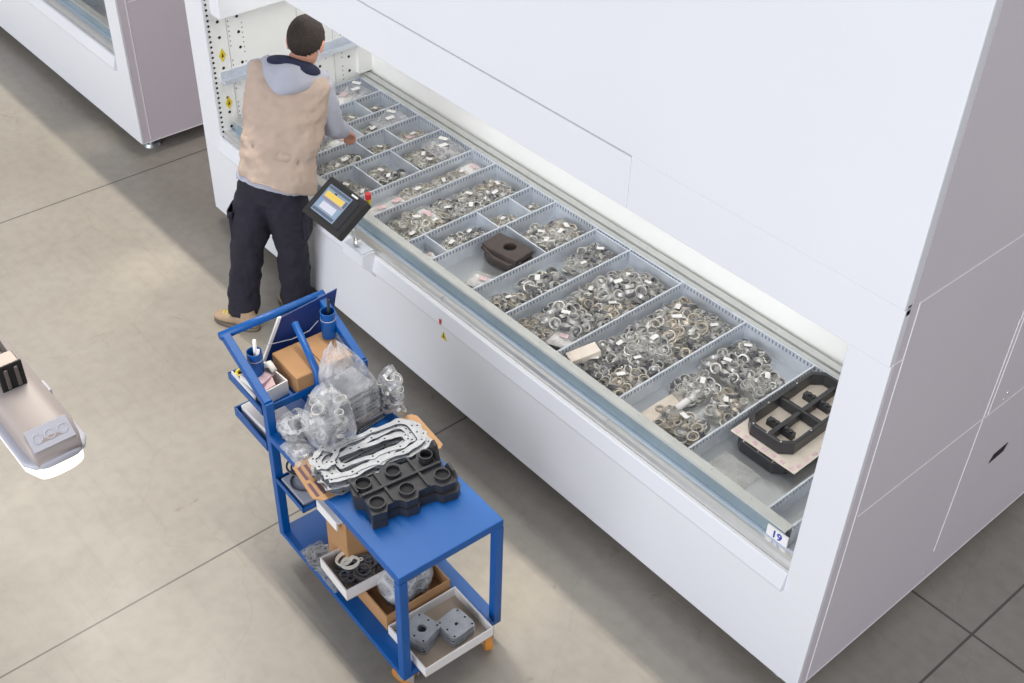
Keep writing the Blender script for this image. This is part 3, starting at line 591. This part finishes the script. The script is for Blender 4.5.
# top shelf: cardboard sheet, gaskets, black trays
q = MB()
n = 40
poly = [(-.10, -.275), (.09, -.285), (.125, -.25), (.125, .30), (.11, .32), (-.10, .32), (-.125, .30), (-.13, -.25)]
q.prism(poly, 0, .006)
for i in range(14): q.box(-.095, -.01, -.262 + i*.03, -.248 + i*.03, .006, .0066, 1); q.box(.01, .095, -.268 + i*.03, -.254 + i*.03, .006, .0066, 1)
t = q.build('cardboard_sheet', [M['card2'], mat('print_violet', srgb(110, 84, 96), .8)], None, tw(.395, .245, .7855), TR + R(-4)); tag(t, 'brown cardboard sheet with dark stripes lying under the pile of long gaskets', 'cardboard')
def gasket_outline(L, Wd, seed, bolts=9):
    out, inn = [], []; N = 72
    for i in range(N):
        a = 2*PI*i/N; c_, s_ = math.cos(a), math.sin(a); k = 1/((abs(c_)**6 + abs(s_)**6) ** (1/6)); w = .012*max(0, math.cos(a*bolts + seed))**2
        out.append((c_*k*Wd/2*(1) + c_*w, s_*k*L/2 + s_*w)); inn.append((c_*k*(Wd/2 - .020) + c_*w*.5, s_*k*(L/2 - .022)))
    return out, inn
def gasket_mesh(L, Wd, seed, h=.0022, bolts=9):
    o, i_ = gasket_outline(L, Wd, seed, bolts); q = MB(); q.plate(o, i_, 0, h)
    for k in range(bolts):
        a = 2*PI*k/bolts - seed/bolts; c_, s_ = math.cos(a), math.sin(a); kk = 1/((abs(c_)**6 + abs(s_)**6) ** (1/6)); q.cyl((c_*kk*(Wd/2 - .006), s_*kk*(L/2 - .006)), .0045, h, h + .0003, 1, 8)
    return q
gm = [gasket_mesh(L_, w_, s, bolts=b_).build('long_gasket', [M['gasket'], M['black_hole']]) for s, L_, w_, b_ in ((0, .45, .19, 13), (1.4, .43, .185, 11), (2.9, .40, .13, 12), (.7, .33, .085, 9))]
r = random.Random(3)
for k in range(22):
    o = gm[k] if k < 4 else gm[(0 if k == 21 else k % 4)].copy()
    if k >= 4: COL.objects.link(o)
    off = .016 if k < 18 else .007
    o.location = tw(.43 + r.uniform(-off, off) + (0.0), .262 + r.uniform(-off, off)*1.6, .7927 + k*.0034); o.rotation_euler.z = TR + R(-4) + r.gauss(0, .05)
    tag(o, 'long pale metal gasket with bolt lugs in the pile on the trolley top', 'gasket', 'long gaskets piled on the trolley top')
    if k == 21: o['label'] = 'long pale metal gasket lying topmost on the trolley pile, wholly uncovered'; o['group'] = 'topmost long gasket'
# loose gaskets at the pile foot
for k, (a_, b_, rz) in enumerate(((.40, .085, .5),)):
    q = gasket_mesh(.12, .09, 1.0, bolts=5); o = q.build('small_gasket', [M['gasket'], M['black_hole']], None, tw(a_ - .03, b_ - .01, .7927 + 22*.0034 + .004), rz); tag(o, 'small loose gasket lying across the front end of the long gasket pile', 'gasket')

def moulded_tray(loc, rz, label, group, top):
    t = empty('moulded_tray', loc, rz, label, 'moulded tray', group)
    out = [(-.085, -.20), (-.03, -.215), (.0, -.185), (.05, -.19), (.105, -.20), (.115, -.14), (.085, -.12), (.085, -.07), (.112, -.05), (.115, .0), (.085, .02), (.088, .09), (.115, .11), (.12, .17), (.09, .20), (.03, .20), (.02, .17), (-.03, .165), (-.05, .195), (-.10, .19), (-.105, .12), (-.08, .10), (-.08, .03), (-.11, .01), (-.11, -.05), (-.085, -.07), (-.085, -.12)]
    q = MB(); q.prism(out, .0, .040); bevel(q.build('body', M['blackpl'], t), .005, 2)
    if top:
        for x, y, rr, hh in ((-.055, -.155, .036, .060), (.062, -.155, .036, .055), (-.055, -.02, .034, .058), (.06, -.02, .035, .056), (-.05, .13, .030, .075), (.065, .14, .034, .056)):
            q = MB(); q.ring(rr, rr - .006, hh, n=20); q.cyl((0, 0), rr - .006, .0, .0415, 1, 20); o = q.build('socket', [M['blackpl'], M['black_hole']], t); o.location = (x, y, 0)
        q = MB(); q.box(-.006, .006, -.19, .17, .04, .056); q.box(-.09, .09, -.095, -.085, .04, .054); q.box(-.09, .09, .06, .07, .04, .054); q.build('web', M['blackpl'], t)
        q = MB(); q.prism([(-.10, .04), (-.01, .04), (-.035, .115), (-.06, .125)], .165, .178, 'y'); q.prism([(.02, .04), (.10, .04), (.085, .07), (.04, .075)], .178, .188, 'y'); q.build('ear', M['blackpl'], t)
        q = MB(); q.box(-.098, -.02, -.198, -.192, .04, .06); q.tube([(-.11, -.13, .02), (-.135, -.135, .015)], .012); q.build('clip', M['blackpl'], t)
    return t
MG = 'black moulded trays stacked on the trolley top'
moulded_tray(tw(.672, .272, .7855), TR + R(-8), 'black moulded plastic tray at the bottom of the stack on the trolley top', MG, False)
moulded_tray(tw(.662, .268, .8265), TR + R(-5), 'upper black moulded plastic tray with round sockets on the trolley top', MG, True)

# big clear bags on the trolley
def big_bag(name, a_, b_, z, sx, sy, sz, seed, label, content, film='film_thick', lean=(0, 0), rz=0, crump=.06):
    t = empty(name, tw(a_, b_, z), TR + rz, label, 'bag')
    mb = MB(); nu, nv = 36, 22; vs = []
    for k in range(nv + 1):
        v = k / nv
        for i in range(nu):
            u = 2*PI*i/nu; cu, su = math.cos(u), math.sin(u)
            w = (math.sin(PI * min(1, v*1.0 + .0)) ** .45) * (1 - .42*v**1.5) if 0 < v < 1 else 0
            if v > .93: w = max(w, .12)
            q = Vector((cu*1.4 + seed, su*1.4, v*3.2)); nn = noise.noise(q) + .5*noise.noise(q*2.3) + .3*noise.noise(q*5)
            rr = w * (1 + crump*5*nn*.32)
            e = 1/((abs(cu)**3.5 + abs(su)**3.5) ** (1/3.5))
            vs.append((cu*e*sx*rr + lean[0]*v, su*e*sy*rr + lean[1]*v, max(.001, v*sz*(1 + .10*noise.noise(Vector((cu*2, su*2, seed*2)))*v) + .012*nn*v)))
    fs = [(k*nu + i, k*nu + (i+1) % nu, (k+1)*nu + (i+1) % nu, (k+1)*nu + i) for k in range(nv) for i in range(nu)]
    mb.add(vs, fs, 0, True); mb.build('film', M[film], t)
    r = random.Random(int(seed*10))
    if content == 'plates':
        for k in range(int(sz*.6/.012)):
            q = gasket_mesh(sy*1.25, sx*1.25, r.uniform(0, 3), .003, 7); o = q.build('gasket', [M['gasket'], M['black_hole']], t); o.location = (r.uniform(-.006, .006), r.uniform(-.006, .006), .004 + k*.012); o.rotation_euler = (r.gauss(0, .05), r.gauss(0, .05), r.gauss(0, .15))
    elif content == 'stack':
        for k in range(int(sz*.5/.009)):
            q = MB(); q.box(-sx*.58, sx*.58, -sy*.62, sy*.62, 0, .006); o = q.build('gasket_sheet', M['gasket2'] if k % 3 else M['gasket'], t); o.location = (r.uniform(-.004, .004) + lean[0]*k*.009/sz, r.uniform(-.004, .004), .004 + k*.009); o.rotation_euler.z = r.gauss(0, .04)
    else:
        n = 46
        for k in range(n):
            v = .06 + .66*k/n; o = bpy.data.objects.new('ring', RM[r.choice(['big', 'med', 'blk', 'med', 'big'])]); COL.objects.link(o); o.parent = t
            ang = r.uniform(0, 6.28); q_ = math.sqrt(r.random())*.55; o.location = (math.cos(ang)*sx*q_ + lean[0]*v, math.sin(ang)*sy*q_ + lean[1]*v, v*sz + .01); o.rotation_euler = (r.uniform(-.9, .9), r.uniform(-.9, .9), r.uniform(0, 6))
    return t
big_bag('gasket_bag', .255, .165, .7862, .125, .115, .31, 1.3, 'bulging clear bag of shiny small metal parts in the middle of the trolley top', 'rings', lean=(-.02, .03))
big_bag('gasket_bag', .175, .370, .7862, .135, .115, .34, 4.1, 'largest cloudy clear bag of stacked grey sheets by the brown cardboard box', 'stack', rz=.1, lean=(-.13, -.01), crump=.09)
big_bag('gasket_bag', .235, .495, .7862, .075, .034, .27, 6.6, 'slim clear bag of dark parts at the trolley edge facing the machine', 'rings', rz=.3)
big_bag('gasket_bag', .10, .10, .7862, .085, .09, .12, 8.2, 'low clear bag of pale gaskets with a round opening, beside the bent handle post', 'plates')
# bag hidden lower-left: flat film over shelf edge
t = empty('plastic_film', tw(.205, .052, .7862), TR, 'flat crinkled clear bag of dark gaskets on the trolley shelf edge by the cardboard sheet', 'film')
film_mesh(.16, .11, .03, 9, 'film', 'film_thick', .012, t); q = MB(); q.ring(.04, .026, .006, n=24, M=Matrix.Translation((0, 0, .006))); q.ring(.045, .03, .005, n=24, M=Matrix.Translation((.005, 0, .013))); q.build('gasket', M['gasket2'], t)

# middle rack and lower shelf contents
t = empty('grey_lid', tw(.16, .235, .5045), TR, 'flat grey plastic lid lying in the middle rack of the trolley', 'lid'); q = MB(); q.box(-.105, .09, -.220, .220, 0, .026); bevel(q.build('panel', M['lampend'], t), .006)
t = empty('coil_bundle', tw(.12, .17, .532), TR, 'bundle of dark rubber seals resting on the grey lid under the trolley top', 'seals')
for k in range(12):
    q = MB(); s_ = r.uniform(.045, .075); q.ring(s_, s_ - .008, .006, n=28); o = q.build('seal', M['dark'], t); o.location = (r.uniform(-.02, .02), r.uniform(-.09, .09), .003 + k*.009); o.rotation_euler = (r.gauss(0, .07), r.gauss(0, .07), 0)
t = empty('cardboard_box', tw(.38, .29, .1655), TR, 'tall brown cardboard box standing on the lower shelf with white paper on top', 'box'); q = MB(); q.box(-.085, .085, -.20, .18, 0, .38); bevel(q.build('carton', M['card'], t), .004)
q = MB(); q.box(-.10, .075, -.225, .15, .383, .387); q.box(-.10, .06, -.228, -.222, .33, .386); q.box(.02, .098, -.2, .0, .388, .40, 0); q.build('white_paper', M['paper'], t)
t = empty('gasket_bag', tw(.33, .055, .1655), TR, 'clear bag of pale gaskets half under the raised white carton on the lower shelf', 'bag')
film_mesh(.30, .11, .055, 21, 'film', 'film', .012, t); 
for k in range(9): q = gasket_mesh(.085, .10, r.uniform(0, 3), .003, 5); o = q.build('gasket', [M['gasket'], M['black_hole']], t); o.location = (r.uniform(-.09, .09), r.uniform(-.01, .01), .006 + (k // 2)*.008); o.rotation_euler = (r.gauss(0, .1), r.gauss(0, .1), r.uniform(0, 3))
t = open_box('white_carton', tw(.502, .105, .258), TR + R(-2), .225, .225, .065, M['wcard'], M['wcard_in'], 'raised open white carton full of dark seals with two cream gaskets on the lower shelf')
t2 = t
for k in range(40):
    q = MB(); s_ = r.uniform(.022, .05); q.ring(s_, s_ - .009, .005, n=16); o = q.build('dark_seal', M['dark'] if k % 4 else M['gasket2'], t); o.location = (r.uniform(-.065, .065), r.uniform(-.065, .065), .008 + k*.0012); o.rotation_euler = (r.gauss(0, .14), r.gauss(0, .14), 0)
for x_, y_, rz_ in ((-.045, -.03, .2), (-.012, -.02, -.25)):
    out = []; inn = []
    for i in range(32):
        a = 2*PI*i/32; out.append((.028*math.cos(a)*(1 + .25*max(0, math.cos(2*a))), .045*math.sin(a) + .004*math.sin(3*a))); inn.append((.017*math.cos(a), .033*math.sin(a)))
    q = MB(); q.plate(out, inn, 0, .003); q.ring(.010, .005, .003, n=12, M=Matrix.Translation((0, .048, 0))); o = q.build('cream_gasket', M['bone'], t); o.location = (x_, y_, .066); o.rotation_euler = (.05, .1, rz_)
t = open_box('brown_carton', tw(.665, .24, .1655), TR, .235, .33, .095, M['card'], M['card'], 'open brown cardboard carton with a clear bag in it on the lower shelf')
t = empty('support_block', tw(.46, .14, .1655), TR, 'folded cardboard block propping up the raised white carton', 'cardboard'); q = MB(); q.box(-.06, .06, -.06, .05, 0, .090); bevel(q.build('block', M['card'], t), .002)
big_bag('gasket_bag', .672, .245, .1725, .092, .135, .24, 11.7, 'cloudy bulging clear bag sitting in the open brown carton', 'plates', rz=.1, crump=.05)
t = open_box('white_carton', tw(.935, .245, .1655), TR + R(0), .275, .35, .055, M['wcard'], M['wcard_in'], 'shallow open white carton with square gasket plates, overhanging the lower shelf end')
def plate_stack(a_, b_, n, rz, label, hole):
    me = None
    for k in range(n):
        if me is None:
            out, inn = [], []
            for i in range(40):
                a = 2*PI*i/40 + PI/4; c_, s_ = math.cos(a), math.sin(a); kk = 1/((abs(c_)**7 + abs(s_)**7) ** (1/7)); out.append((c_*kk*.060, s_*kk*.062)); inn.append((c_*hole + .004, s_*hole))
            q = MB(); q.plate(out, inn, 0, .003)
            for sx_, sy_ in ((-1, -1), (-1, 1), (1, -1), (1, 1), (0, 1), (0, -1)): q.cyl((.047*sx_, .049*sy_), .005, .003, .0033, 1, 10)
            o = q.build('square_gasket', [M['gasket'], M['black_hole']]); me = o
        else: o = me.copy(); COL.objects.link(o)
        o.location = tw(a_ + r.gauss(0, .0025), b_ + r.gauss(0, .0025), .171 + k*.0052); o.rotation_euler.z = TR + rz + r.gauss(0, .03)
        tag(o, label, 'gasket', label[:60])
        last = o
    return last
plate_stack(.905, .165, 15, .35, 'square metal gasket with a large round hole in the pile beside the trolley leg', .020)
plate_stack(.965, .300, 13, .1, 'square metal gasket with a small centre hole in the pile away from the leg', .009)

# ------------------------------------------------------------------ hanging lamp
LP = empty('hanging_lamp', (4.37, -2.475, 2.78), 0, 'long grey sealed lamp fixture hanging lit above the floor, seen from above', 'lamp')
q = MB(); ln = 1.30
def rr_ring(x, w, zc, h, e=4): return ((x, 0, zc), (0, w, 0), (0, 0, h))
q.loft([rr_ring(-ln, .052, .03, .03, 4), rr_ring(-.05, .052, .03, .03), rr_ring(-.02, .049, .020, .020), rr_ring(-.003, .044, .008, .010)], 0, 28, e=3.2); q.build('housing', M['lampbody'], LP)
q = MB(); q.loft([rr_ring(-ln, .063, .0, .008), rr_ring(-.03, .063, 0, .008), rr_ring(-.008, .050, 0, .008), rr_ring(.0, .035, 0, .007)], 0, 28, e=4); q.build('rim', M['lampend'], LP)
q = MB(); q.loft([rr_ring(-ln, .057, -.028, .026), rr_ring(-.05, .057, -.028, .026), rr_ring(-.015, .045, -.026, .022), rr_ring(-.003, .028, -.02, .014)], 0, 28, e=2.6); dif = q.build('diffuser', emis('lamp_glow', (1, .97, .84), 1.15), LP)
q = MB(); Mc = Matrix.Translation((-.030, 0, .042)) @ Matrix.Rotation(R(38), 4, 'Y'); q.box(-.022, .022, -.040, .040, -.006, .004, 0, Mc)
for i in range(3): q.ring(.010, .008, .001, n=16, M=Mc @ Matrix.Translation((0, -.024 + .024*i, .004)))
bevel(q.build('end_cap', M['lampend'], LP), .004)
q = MB(); q.box(-.215, -.175, -.022, .022, .058, .115, 0); q.box(-.175, -.170, -.024, .024, .056, .118, 1)
for k in range(2): q.box(-.170, -.166, -.014 + .020*k, -.006 + .020*k, .064, .110, 0)
bevel(q.build('plug', [M['lampmetal'], M['inkblk']], LP), .004)
q = MB(); q.tube([(-.21, 0, .09), (-.30, .004, .11), (-.5, .0, .16), (-.9, 0, .40)], .007, n=8); q.tube([(-.21, .015, .09), (-.32, .018, .105), (-.5, .01, .15)], .006, n=8); q.build('cable', M['lampmetal'], LP)
for xx in (-.50, -1.15):
    q = MB(); q.box(xx - .012, xx + .012, -.066, .066, -.004, .004); q.tube([(xx, -.06, .0), (xx, -.04, .085), (xx, .04, .085), (xx, .06, 0)], .005, n=8); q.tube([(xx, 0, .085), (xx, 0, 2.6)], .004, n=8); q.build('hanger', M['lampmetal'], LP)
for sy in (-1, 1):
    for xx in (-.20, -.55, -.9): q = MB(); q.box(xx - .02, xx + .02, sy*.060 - .006, sy*.060 + .006, -.014, .012); bevel(q.build('clip', M['lampend'], LP), .003)

# ------------------------------------------------------------------ person
PS = empty('person', (1.05, -.22, 0), 0, 'person in beige vest over grey hoodie and dark trousers leaning over the tray', 'person')
PO = Vector((1.05, -.22, 0))
def W_(x, y, z): return Vector((x, y, z)) - PO
fw = Vector((-.68, .73, 0)).normalized(); rt = Vector((fw.y, -fw.x, 0))
Wc = W_(1.15, -.195, .965); Sc = W_(1.105, .015, 1.475); up = (Sc - Wc).normalized(); LT = (Sc - Wc).length
rt2 = (rt - up*rt.dot(up)).normalized(); fw2 = up.cross(rt2)
def tor(s, x=0, y=0): return Wc + up*(s*LT) + rt2*x + fw2*y
SL, SR = tor(.94, -.178, .0), tor(.94, .150, .0)
EL = W_(.86, -.02, 1.17); HL = W_(.84, .22, .99); ER = W_(1.19, .165, 1.15); HR = W_(1.05, .33, 1.0)
hipL, hipR = Wc + Vector((0, 0, -.07)) - rt*.095, Wc + Vector((0, 0, -.07)) + rt*.09 - Vector((0, .03, 0))
kL, aL = W_(1.035, -.345, .49), W_(1.015, -.415, .09)
kR, aR = W_(1.18, -.145, .52), W_(1.11, -.115, .09)
# head frame
psi = R(38); hf = Vector((-math.sin(psi), math.cos(psi), 0)); hf = (hf*math.cos(R(34)) + Vector((0, 0, -math.sin(R(34))))).normalized(); hr = Vector((math.cos(psi), math.sin(psi), 0)); hu = hr.cross(hf)
HC = W_(1.085, .115, 1.60)
HM = Matrix(((hr.x, hf.x, hu.x, HC.x), (hr.y, hf.y, hu.y, HC.y), (hr.z, hf.z, hu.z, HC.z), (0, 0, 0, 1))) @ Matrix.Scale(1.06, 4)
NB = tor(1.04)
b = MB()
b.ball((0, -.008, .025), (.074, .094, .092), M=HM); b.ball((0, .022, -.035), (.058, .068, .072), M=HM); b.ball((0, .045, -.085), (.035, .035, .028), M=HM)
b.loft([(HM @ Vector((0, .085 + dy, z)), hr*w, hf*w*1.2) for dy, z, w in ((-.01, .025, .008), (.008, .0, .011), (.018, -.018, .014), (.004, -.03, .010))], n=10)
b.ball((0, .083, -.048), (.022, .010, .006), M=HM); b.ball((0, .081, -.060), (.019, .010, .006), M=HM)
for s in (-1, 1):
    b.ball((s*.083, -.010, -.008), (.011, .019, .034), M=HM); b.ball((s*.091, -.016, .006), (.008, .014, .020), M=HM); b.ball((s*.03, .075, .028), (.018, .012, .006), M=HM)
b.tube([NB - up*.04, NB + (HC - NB)*.35, HM @ Vector((0, -.02, -.04))], [.064, .056, .054], n=16)
b.loft([(tor(s), rt2*w, fw2*d) for s, w, d in ((-.16, .15, .11), (0, .145, .10), (.3, .15, .10), (.6, .17, .11), (.85, .18, .105), (.98, .15, .08), (1.06, .06, .06))], n=20)
def hand(wr, dirv, palm_n, side):
    d = dirv.normalized(); n = (palm_n - d*palm_n.dot(d)).normalized(); s = d.cross(n)*side
    b.loft([(wr + d*t, s*w, n*h) for t, w, h in ((-.02, .027, .020), (.02, .033, .018), (.055, .041, .016), (.09, .041, .014))], n=14)
    for k, (off, L) in enumerate(((-.030, .070), (-.010, .080), (.011, .075), (.031, .058))):
        p0 = wr + d*.085 + s*off; p1 = p0 + (d*.9 - n*.35)*L*.42; p2 = p1 + (d*.62 - n*.75)*L*.33; p3 = p2 + (d*.25 - n*.95)*L*.25
        b.tube([p0 - d*.02, p0, p1, p2, p3], [.009, .0095, .009, .0085, .007], n=8)
    p0 = wr + d*.025 - s*.030; b.tube([p0, p0 - s*.022 + d*.022 - n*.008, p0 - s*.030 + d*.05 - n*.02, p0 - s*.026 + d*.07 - n*.028], [.013, .011, .010, .008], n=8)
for S_, E_, H_, sd in ((SL, EL, HL, -1), (SR, ER, HR, 1)):
    b.tube([S_, S_ + (E_ - S_)*.5, E_, E_ + (H_ - E_)*.5, H_], [.050, .046, .040, .036, .026], n=14)
    hand(H_ + (H_ - E_).normalized()*.01, (H_ - E_).normalized() + Vector((0, .1, -.25)), Vector((-.2, .3, 1)), sd)
for h_, k_, a_ in ((hipL, kL, aL), (hipR, kR, aR)):
    b.tube([h_ + Vector((0, 0, .03)), h_*.5 + k_*.5, k_, k_*.6 + a_*.4, a_], [.085, .075, .055, .052, .038], n=14)
remesh(b.build('body', M['skin'], PS), .0075, 3)
# hair
hm = MB(); NU, NV = 40, 24; vs = []
for k in range(NV + 1):
    for i in range(NU):
        th = PI*k/NV; u = 2*PI*i/NU; p = Vector((math.sin(th)*math.cos(u), math.sin(th)*math.sin(u), math.cos(th)))
        q = 1 + .035*noise.noise(p*6) + .02*noise.noise(p*17); vs.append(HM @ Vector((p.x*.083*q, p.y*.103*q - .010, p.z*.102*q + .027)))
fs = []
for k in range(NV):
    for i in range(NU):
        th = PI*(k+.5)/NV; u = 2*PI*(i+.5)/NU; x, y, z = math.sin(th)*math.cos(u), math.sin(th)*math.sin(u), math.cos(th)
        lim = -.86 if y < -.45 else (-.86 + (y + .45)*1.45 if y < .12 else (-.03 + (y - .12)*.8))
        if z > lim + .05*noise.noise(Vector((x*5, y*5, 1))): fs.append((k*NU + i, k*NU + (i+1) % NU, (k+1)*NU + (i+1) % NU, (k+1)*NU + i))
hm.add(vs, fs, 0, True); h_ = hm.build('hair', M['hair'], PS); m = h_.modifiers.new('thick', 'SOLIDIFY'); m.thickness = .008; m.offset = -1
for s in (-1, 1):
    q = MB(); q.ball((s*.03, .083, .012), (.012, .008, .006), M=HM); q.build('eye', M['inkblk'], PS)
# hoodie
b = MB()
b.loft([(tor(s), rt2*w, fw2*d) for s, w, d in ((-.10, .198, .150), (0, .19, .14), (.3, .175, .12), (.6, .19, .125), (.85, .205, .12), (.97, .185, .10), (1.04, .11, .085), (1.09, .07, .07))], n=28)
for S_, E_, H_ in ((SL, EL, HL), (SR, ER, HR)):
    b.tube([S_ + (S_ - tor(.97))*-.35, S_, S_ + (E_ - S_)*.5, E_, E_ + (H_ - E_)*.5, E_ + (H_ - E_)*.86], [.060, .072, .072, .067, .060, .048], n=18)
remesh(b.build('hoodie', M['hoodie'], PS), .010, 4, (.012, .09))
# vest
b = MB()
b.loft([(tor(s) + rt2*dx, rt2*w, fw2*d) for s, w, d, dx in ((-.06, .212, .165, .024), (.05, .204, .160, .018), (.25, .198, .149, .006), (.55, .205, .146, 0), (.78, .222, .140, 0), (.90, .230, .128, 0), (.985, .215, .105, 0), (1.05, .14, .085, 0))], n=36, e=2.4)
remesh(b.build('vest', M['vest'], PS), .009, 5, (.055, .12))
q = MB()
for x0, x1, s0, s1, yy in ((-.185, -.10, .26, .34, -.134), (.02, .14, .22, .30, -.144)):
    q = MB(); vs = [tor(s, x, yy + .5*max(0, abs(x) - .08)) for s in (s0, s1) for x in (x0, (x0+x1)/2, x1)] ; q.add(vs, [(0, 1, 4, 3), (1, 2, 5, 4)], 0, True)
    o = q.build('pocket_flap', M['vest'], PS); m = o.modifiers.new('thick', 'SOLIDIFY'); m.thickness = .010; m.offset = 0
# hood
q = MB(); vs = []; nu, nv = 24, 10
for j in range(nv + 1):
    for i in range(nu + 1):
        u = 2*i/nu - 1; v = j/nv; au = abs(u)
        top = Vector((.158*u, -.115 + .17*u*u, .070 - .015*au)); bot = Vector((.185*u, -.185 + .20*au**1.7, -.085 + .120*au**1.5))
        p = top.lerp(bot, v); p.y -= .045*math.sin(PI*v)*(1 - u*u*.8); p.z += .010*math.sin(v*7 + u*3)*(1 - au)
        vs.append(tor(.98) + rt2*p.x + fw2*p.y + up*p.z)
q.add(vs, [(j*(nu+1)+i, j*(nu+1)+i+1, (j+1)*(nu+1)+i+1, (j+1)*(nu+1)+i) for j in range(nv) for i in range(nu)], 0, True)
o = q.build('hood', M['hoodie'], PS); m = o.modifiers.new('thick', 'SOLIDIFY'); m.thickness = .02; m.offset = 0; m = o.modifiers.new('sub', 'SUBSURF'); m.levels = 1; m.render_levels = 1
q = MB(); NM = Matrix(((rt2.x, fw2.x, up.x, 0), (rt2.y, fw2.y, up.y, 0), (rt2.z, fw2.z, up.z, 0), (0, 0, 0, 1))); NM.translation = tor(1.0); q.ball((0, -.03, .040), (.142, .108, .042), nu=28, nv=14, M=NM); pts = [tor(.98) + rt2*(.098*math.cos(t)) + fw2*(.095*math.sin(t) - .005) + up*(.050 - .02*math.sin(t)) for t in [2*PI*i/20 for i in range(21)]]; q.tube(pts, .026, n=10); q.build('hood_lining', M['navy'], PS)
# trousers
b = MB()
b.loft([(Wc + Vector((0, 0, z)), rt*w, fw*d) for z, w, d in ((.06, .165, .125), (0, .175, .135), (-.06, .185, .14), (-.13, .17, .125))], n=28)
for h_, k_, a_, ex in ((hipL, kL, aL, 1), (hipR, kR, aR, 1)):
    b.tube([h_ + Vector((0, 0, .0)), h_*.7 + k_*.3, h_*.35 + k_*.65, k_, k_*.6 + a_*.4, k_*.2 + a_*.8 + Vector((0, 0, .0)), a_ + Vector((0, 0, -.02))], [.110, .112, .104, .095, .088, .086, .088], n=20)
remesh(b.build('trousers', M['trouser'], PS), .011, 4, (.035, .10))
for k_, h_, sg in ((kL, hipL, -1), (kR, hipR, 1)):
    c_ = h_*.45 + k_*.55 + rt*(sg*.098); q = MB(); q.loft([(c_ + Vector((0, 0, z)), fw*.062, rt*.014) for z in (-.085, -.08, .07, .085)], n=16, e=5); q.loft([(c_ + Vector((0, 0, z)), fw*.066, rt*.019) for z in (.045, .085)], n=16, e=5); q.build('cargo_pocket', M['trouser'], PS)
# shoes
def shoe(ank, d):
    d = Vector(d).normalized(); s = Vector((d.y, -d.x, 0)); base = Vector((ank.x, ank.y, 0))
    q = MB(); q.loft([(base + d*t + Vector((0, 0, z)), s*w, Vector((0, 0, h))) for t, z, w, h in ((-.085, .05, .020, .030), (-.07, .058, .036, .045), (-.02, .065, .042, .052), (.04, .056, .043, .043), (.10, .044, .048, .030), (.15, .038, .047, .024), (.185, .034, .034, .018), (.198, .032, .015, .010))], n=20)
    q.loft([(base + Vector((0, 0, z)) - d*.01, d*.055, s*.040) for z in (.06, .12)], n=16); q.build('shoe', M['suede'], PS)
    q = MB(); q.loft([(base + d*.055 + Vector((0, 0, z)), d*.148, s*.050) for z in (.0, .022)], n=28, e=2.6); q.build('sole', M['sole'], PS)
    q = MB()
    for t in (.08, .105, .13): z = .088 - (t - .08)*.45; q.tube([base + d*t + s*.030 + Vector((0, 0, z - .018)), base + d*(t + .005) + Vector((0, 0, z + .003)), base + d*t - s*.030 + Vector((0, 0, z - .018))], .0045, n=6)
    q.build('laces', M['lace'], PS)
shoe(aL + Vector((.045, -.02, 0)), (-.80, -.42, 0)); shoe(aR + Vector((.05, -.01, 0)), (-.95, -.05, 0))

# ------------------------------------------------------------------ lights
wd = bpy.data.worlds.new('hall_daylight'); SC.world = wd; wd.use_nodes = True; bg = wd.node_tree.nodes['Background']; bg.inputs['Color'].default_value = (.90, .93, 1.0, 1); bg.inputs['Strength'].default_value = .42
def sun(name, direction, e, col, ang):
    l = bpy.data.lights.new(name, 'SUN'); l.energy = e; l.color = col; l.angle = R(ang); o = bpy.data.objects.new(name, l); COL.objects.link(o); o.rotation_euler = Vector(direction).to_track_quat('-Z', 'Y').to_euler(); o.location = (0, 0, 8); return o
sun('window_light', (-.30, 1, -.22), 2.25, (.90, .93, 1.0), 50)
def area(name, loc, rot, sx, sy, e, col):
    l = bpy.data.lights.new(name, 'AREA'); l.shape = 'RECTANGLE'; l.size = sx; l.size_y = sy; l.energy = e; l.color = col; o = bpy.data.objects.new(name, l); COL.objects.link(o); o.location = loc; o.rotation_euler = rot; return o
for k_, (x_, y_, e_) in enumerate(((.21, -.59, 600), (-1.45, -.2, 500), (3.5, -.56, 600), (.40, -.98, 300))):  # narrow spots added to lay warm pools of light on the floor
    l = bpy.data.lights.new('high_bay_lamp', 'SPOT'); l.energy = e_; l.color = (1, .88, .7); l.spot_size = R(4.5); l.spot_blend = 1; l.shadow_soft_size = .05; o = bpy.data.objects.new('high_bay_lamp', l); COL.objects.link(o); o.location = (x_, y_ - .3, 7.5); o.rotation_euler = Vector((0, .3, -7.5)).to_track_quat('-Z', 'Y').to_euler()
area('roof_skylight', (-5, .43, 12), (0, 0, 0), 18, .07, 1850, (1, .93, .82))
area('opening_lamp', (2.4, .35, 1.95), (0, 0, 0), 4.0, .12, 15, (1, .98, .94))

# ------------------------------------------------------------------ camera
cm = bpy.data.cameras.new('camera'); co = bpy.data.objects.new('camera', cm); COL.objects.link(co); SC.camera = co
cm.sensor_width = 36; cm.lens = 1210/1024*36; cm.clip_start = .05
co.matrix_world = Matrix(((.65426084, -.49370418, .5728865, 6.0985), (.75583088, .40108382, -.51754367, -2.9191), (.02573797, .77161386, .6355703, 4.4), (0, 0, 0, 1)))
SC.view_settings.view_transform = 'Standard'; SC.view_settings.look = 'None'; SC.view_settings.gamma = 1; SC.view_settings.exposure = .12; SC.view_settings.use_curve_mapping = False
SC.cycles.transparent_max_bounces = 20; SC.cycles.max_bounces = 8
SC.cycles.use_denoising = True
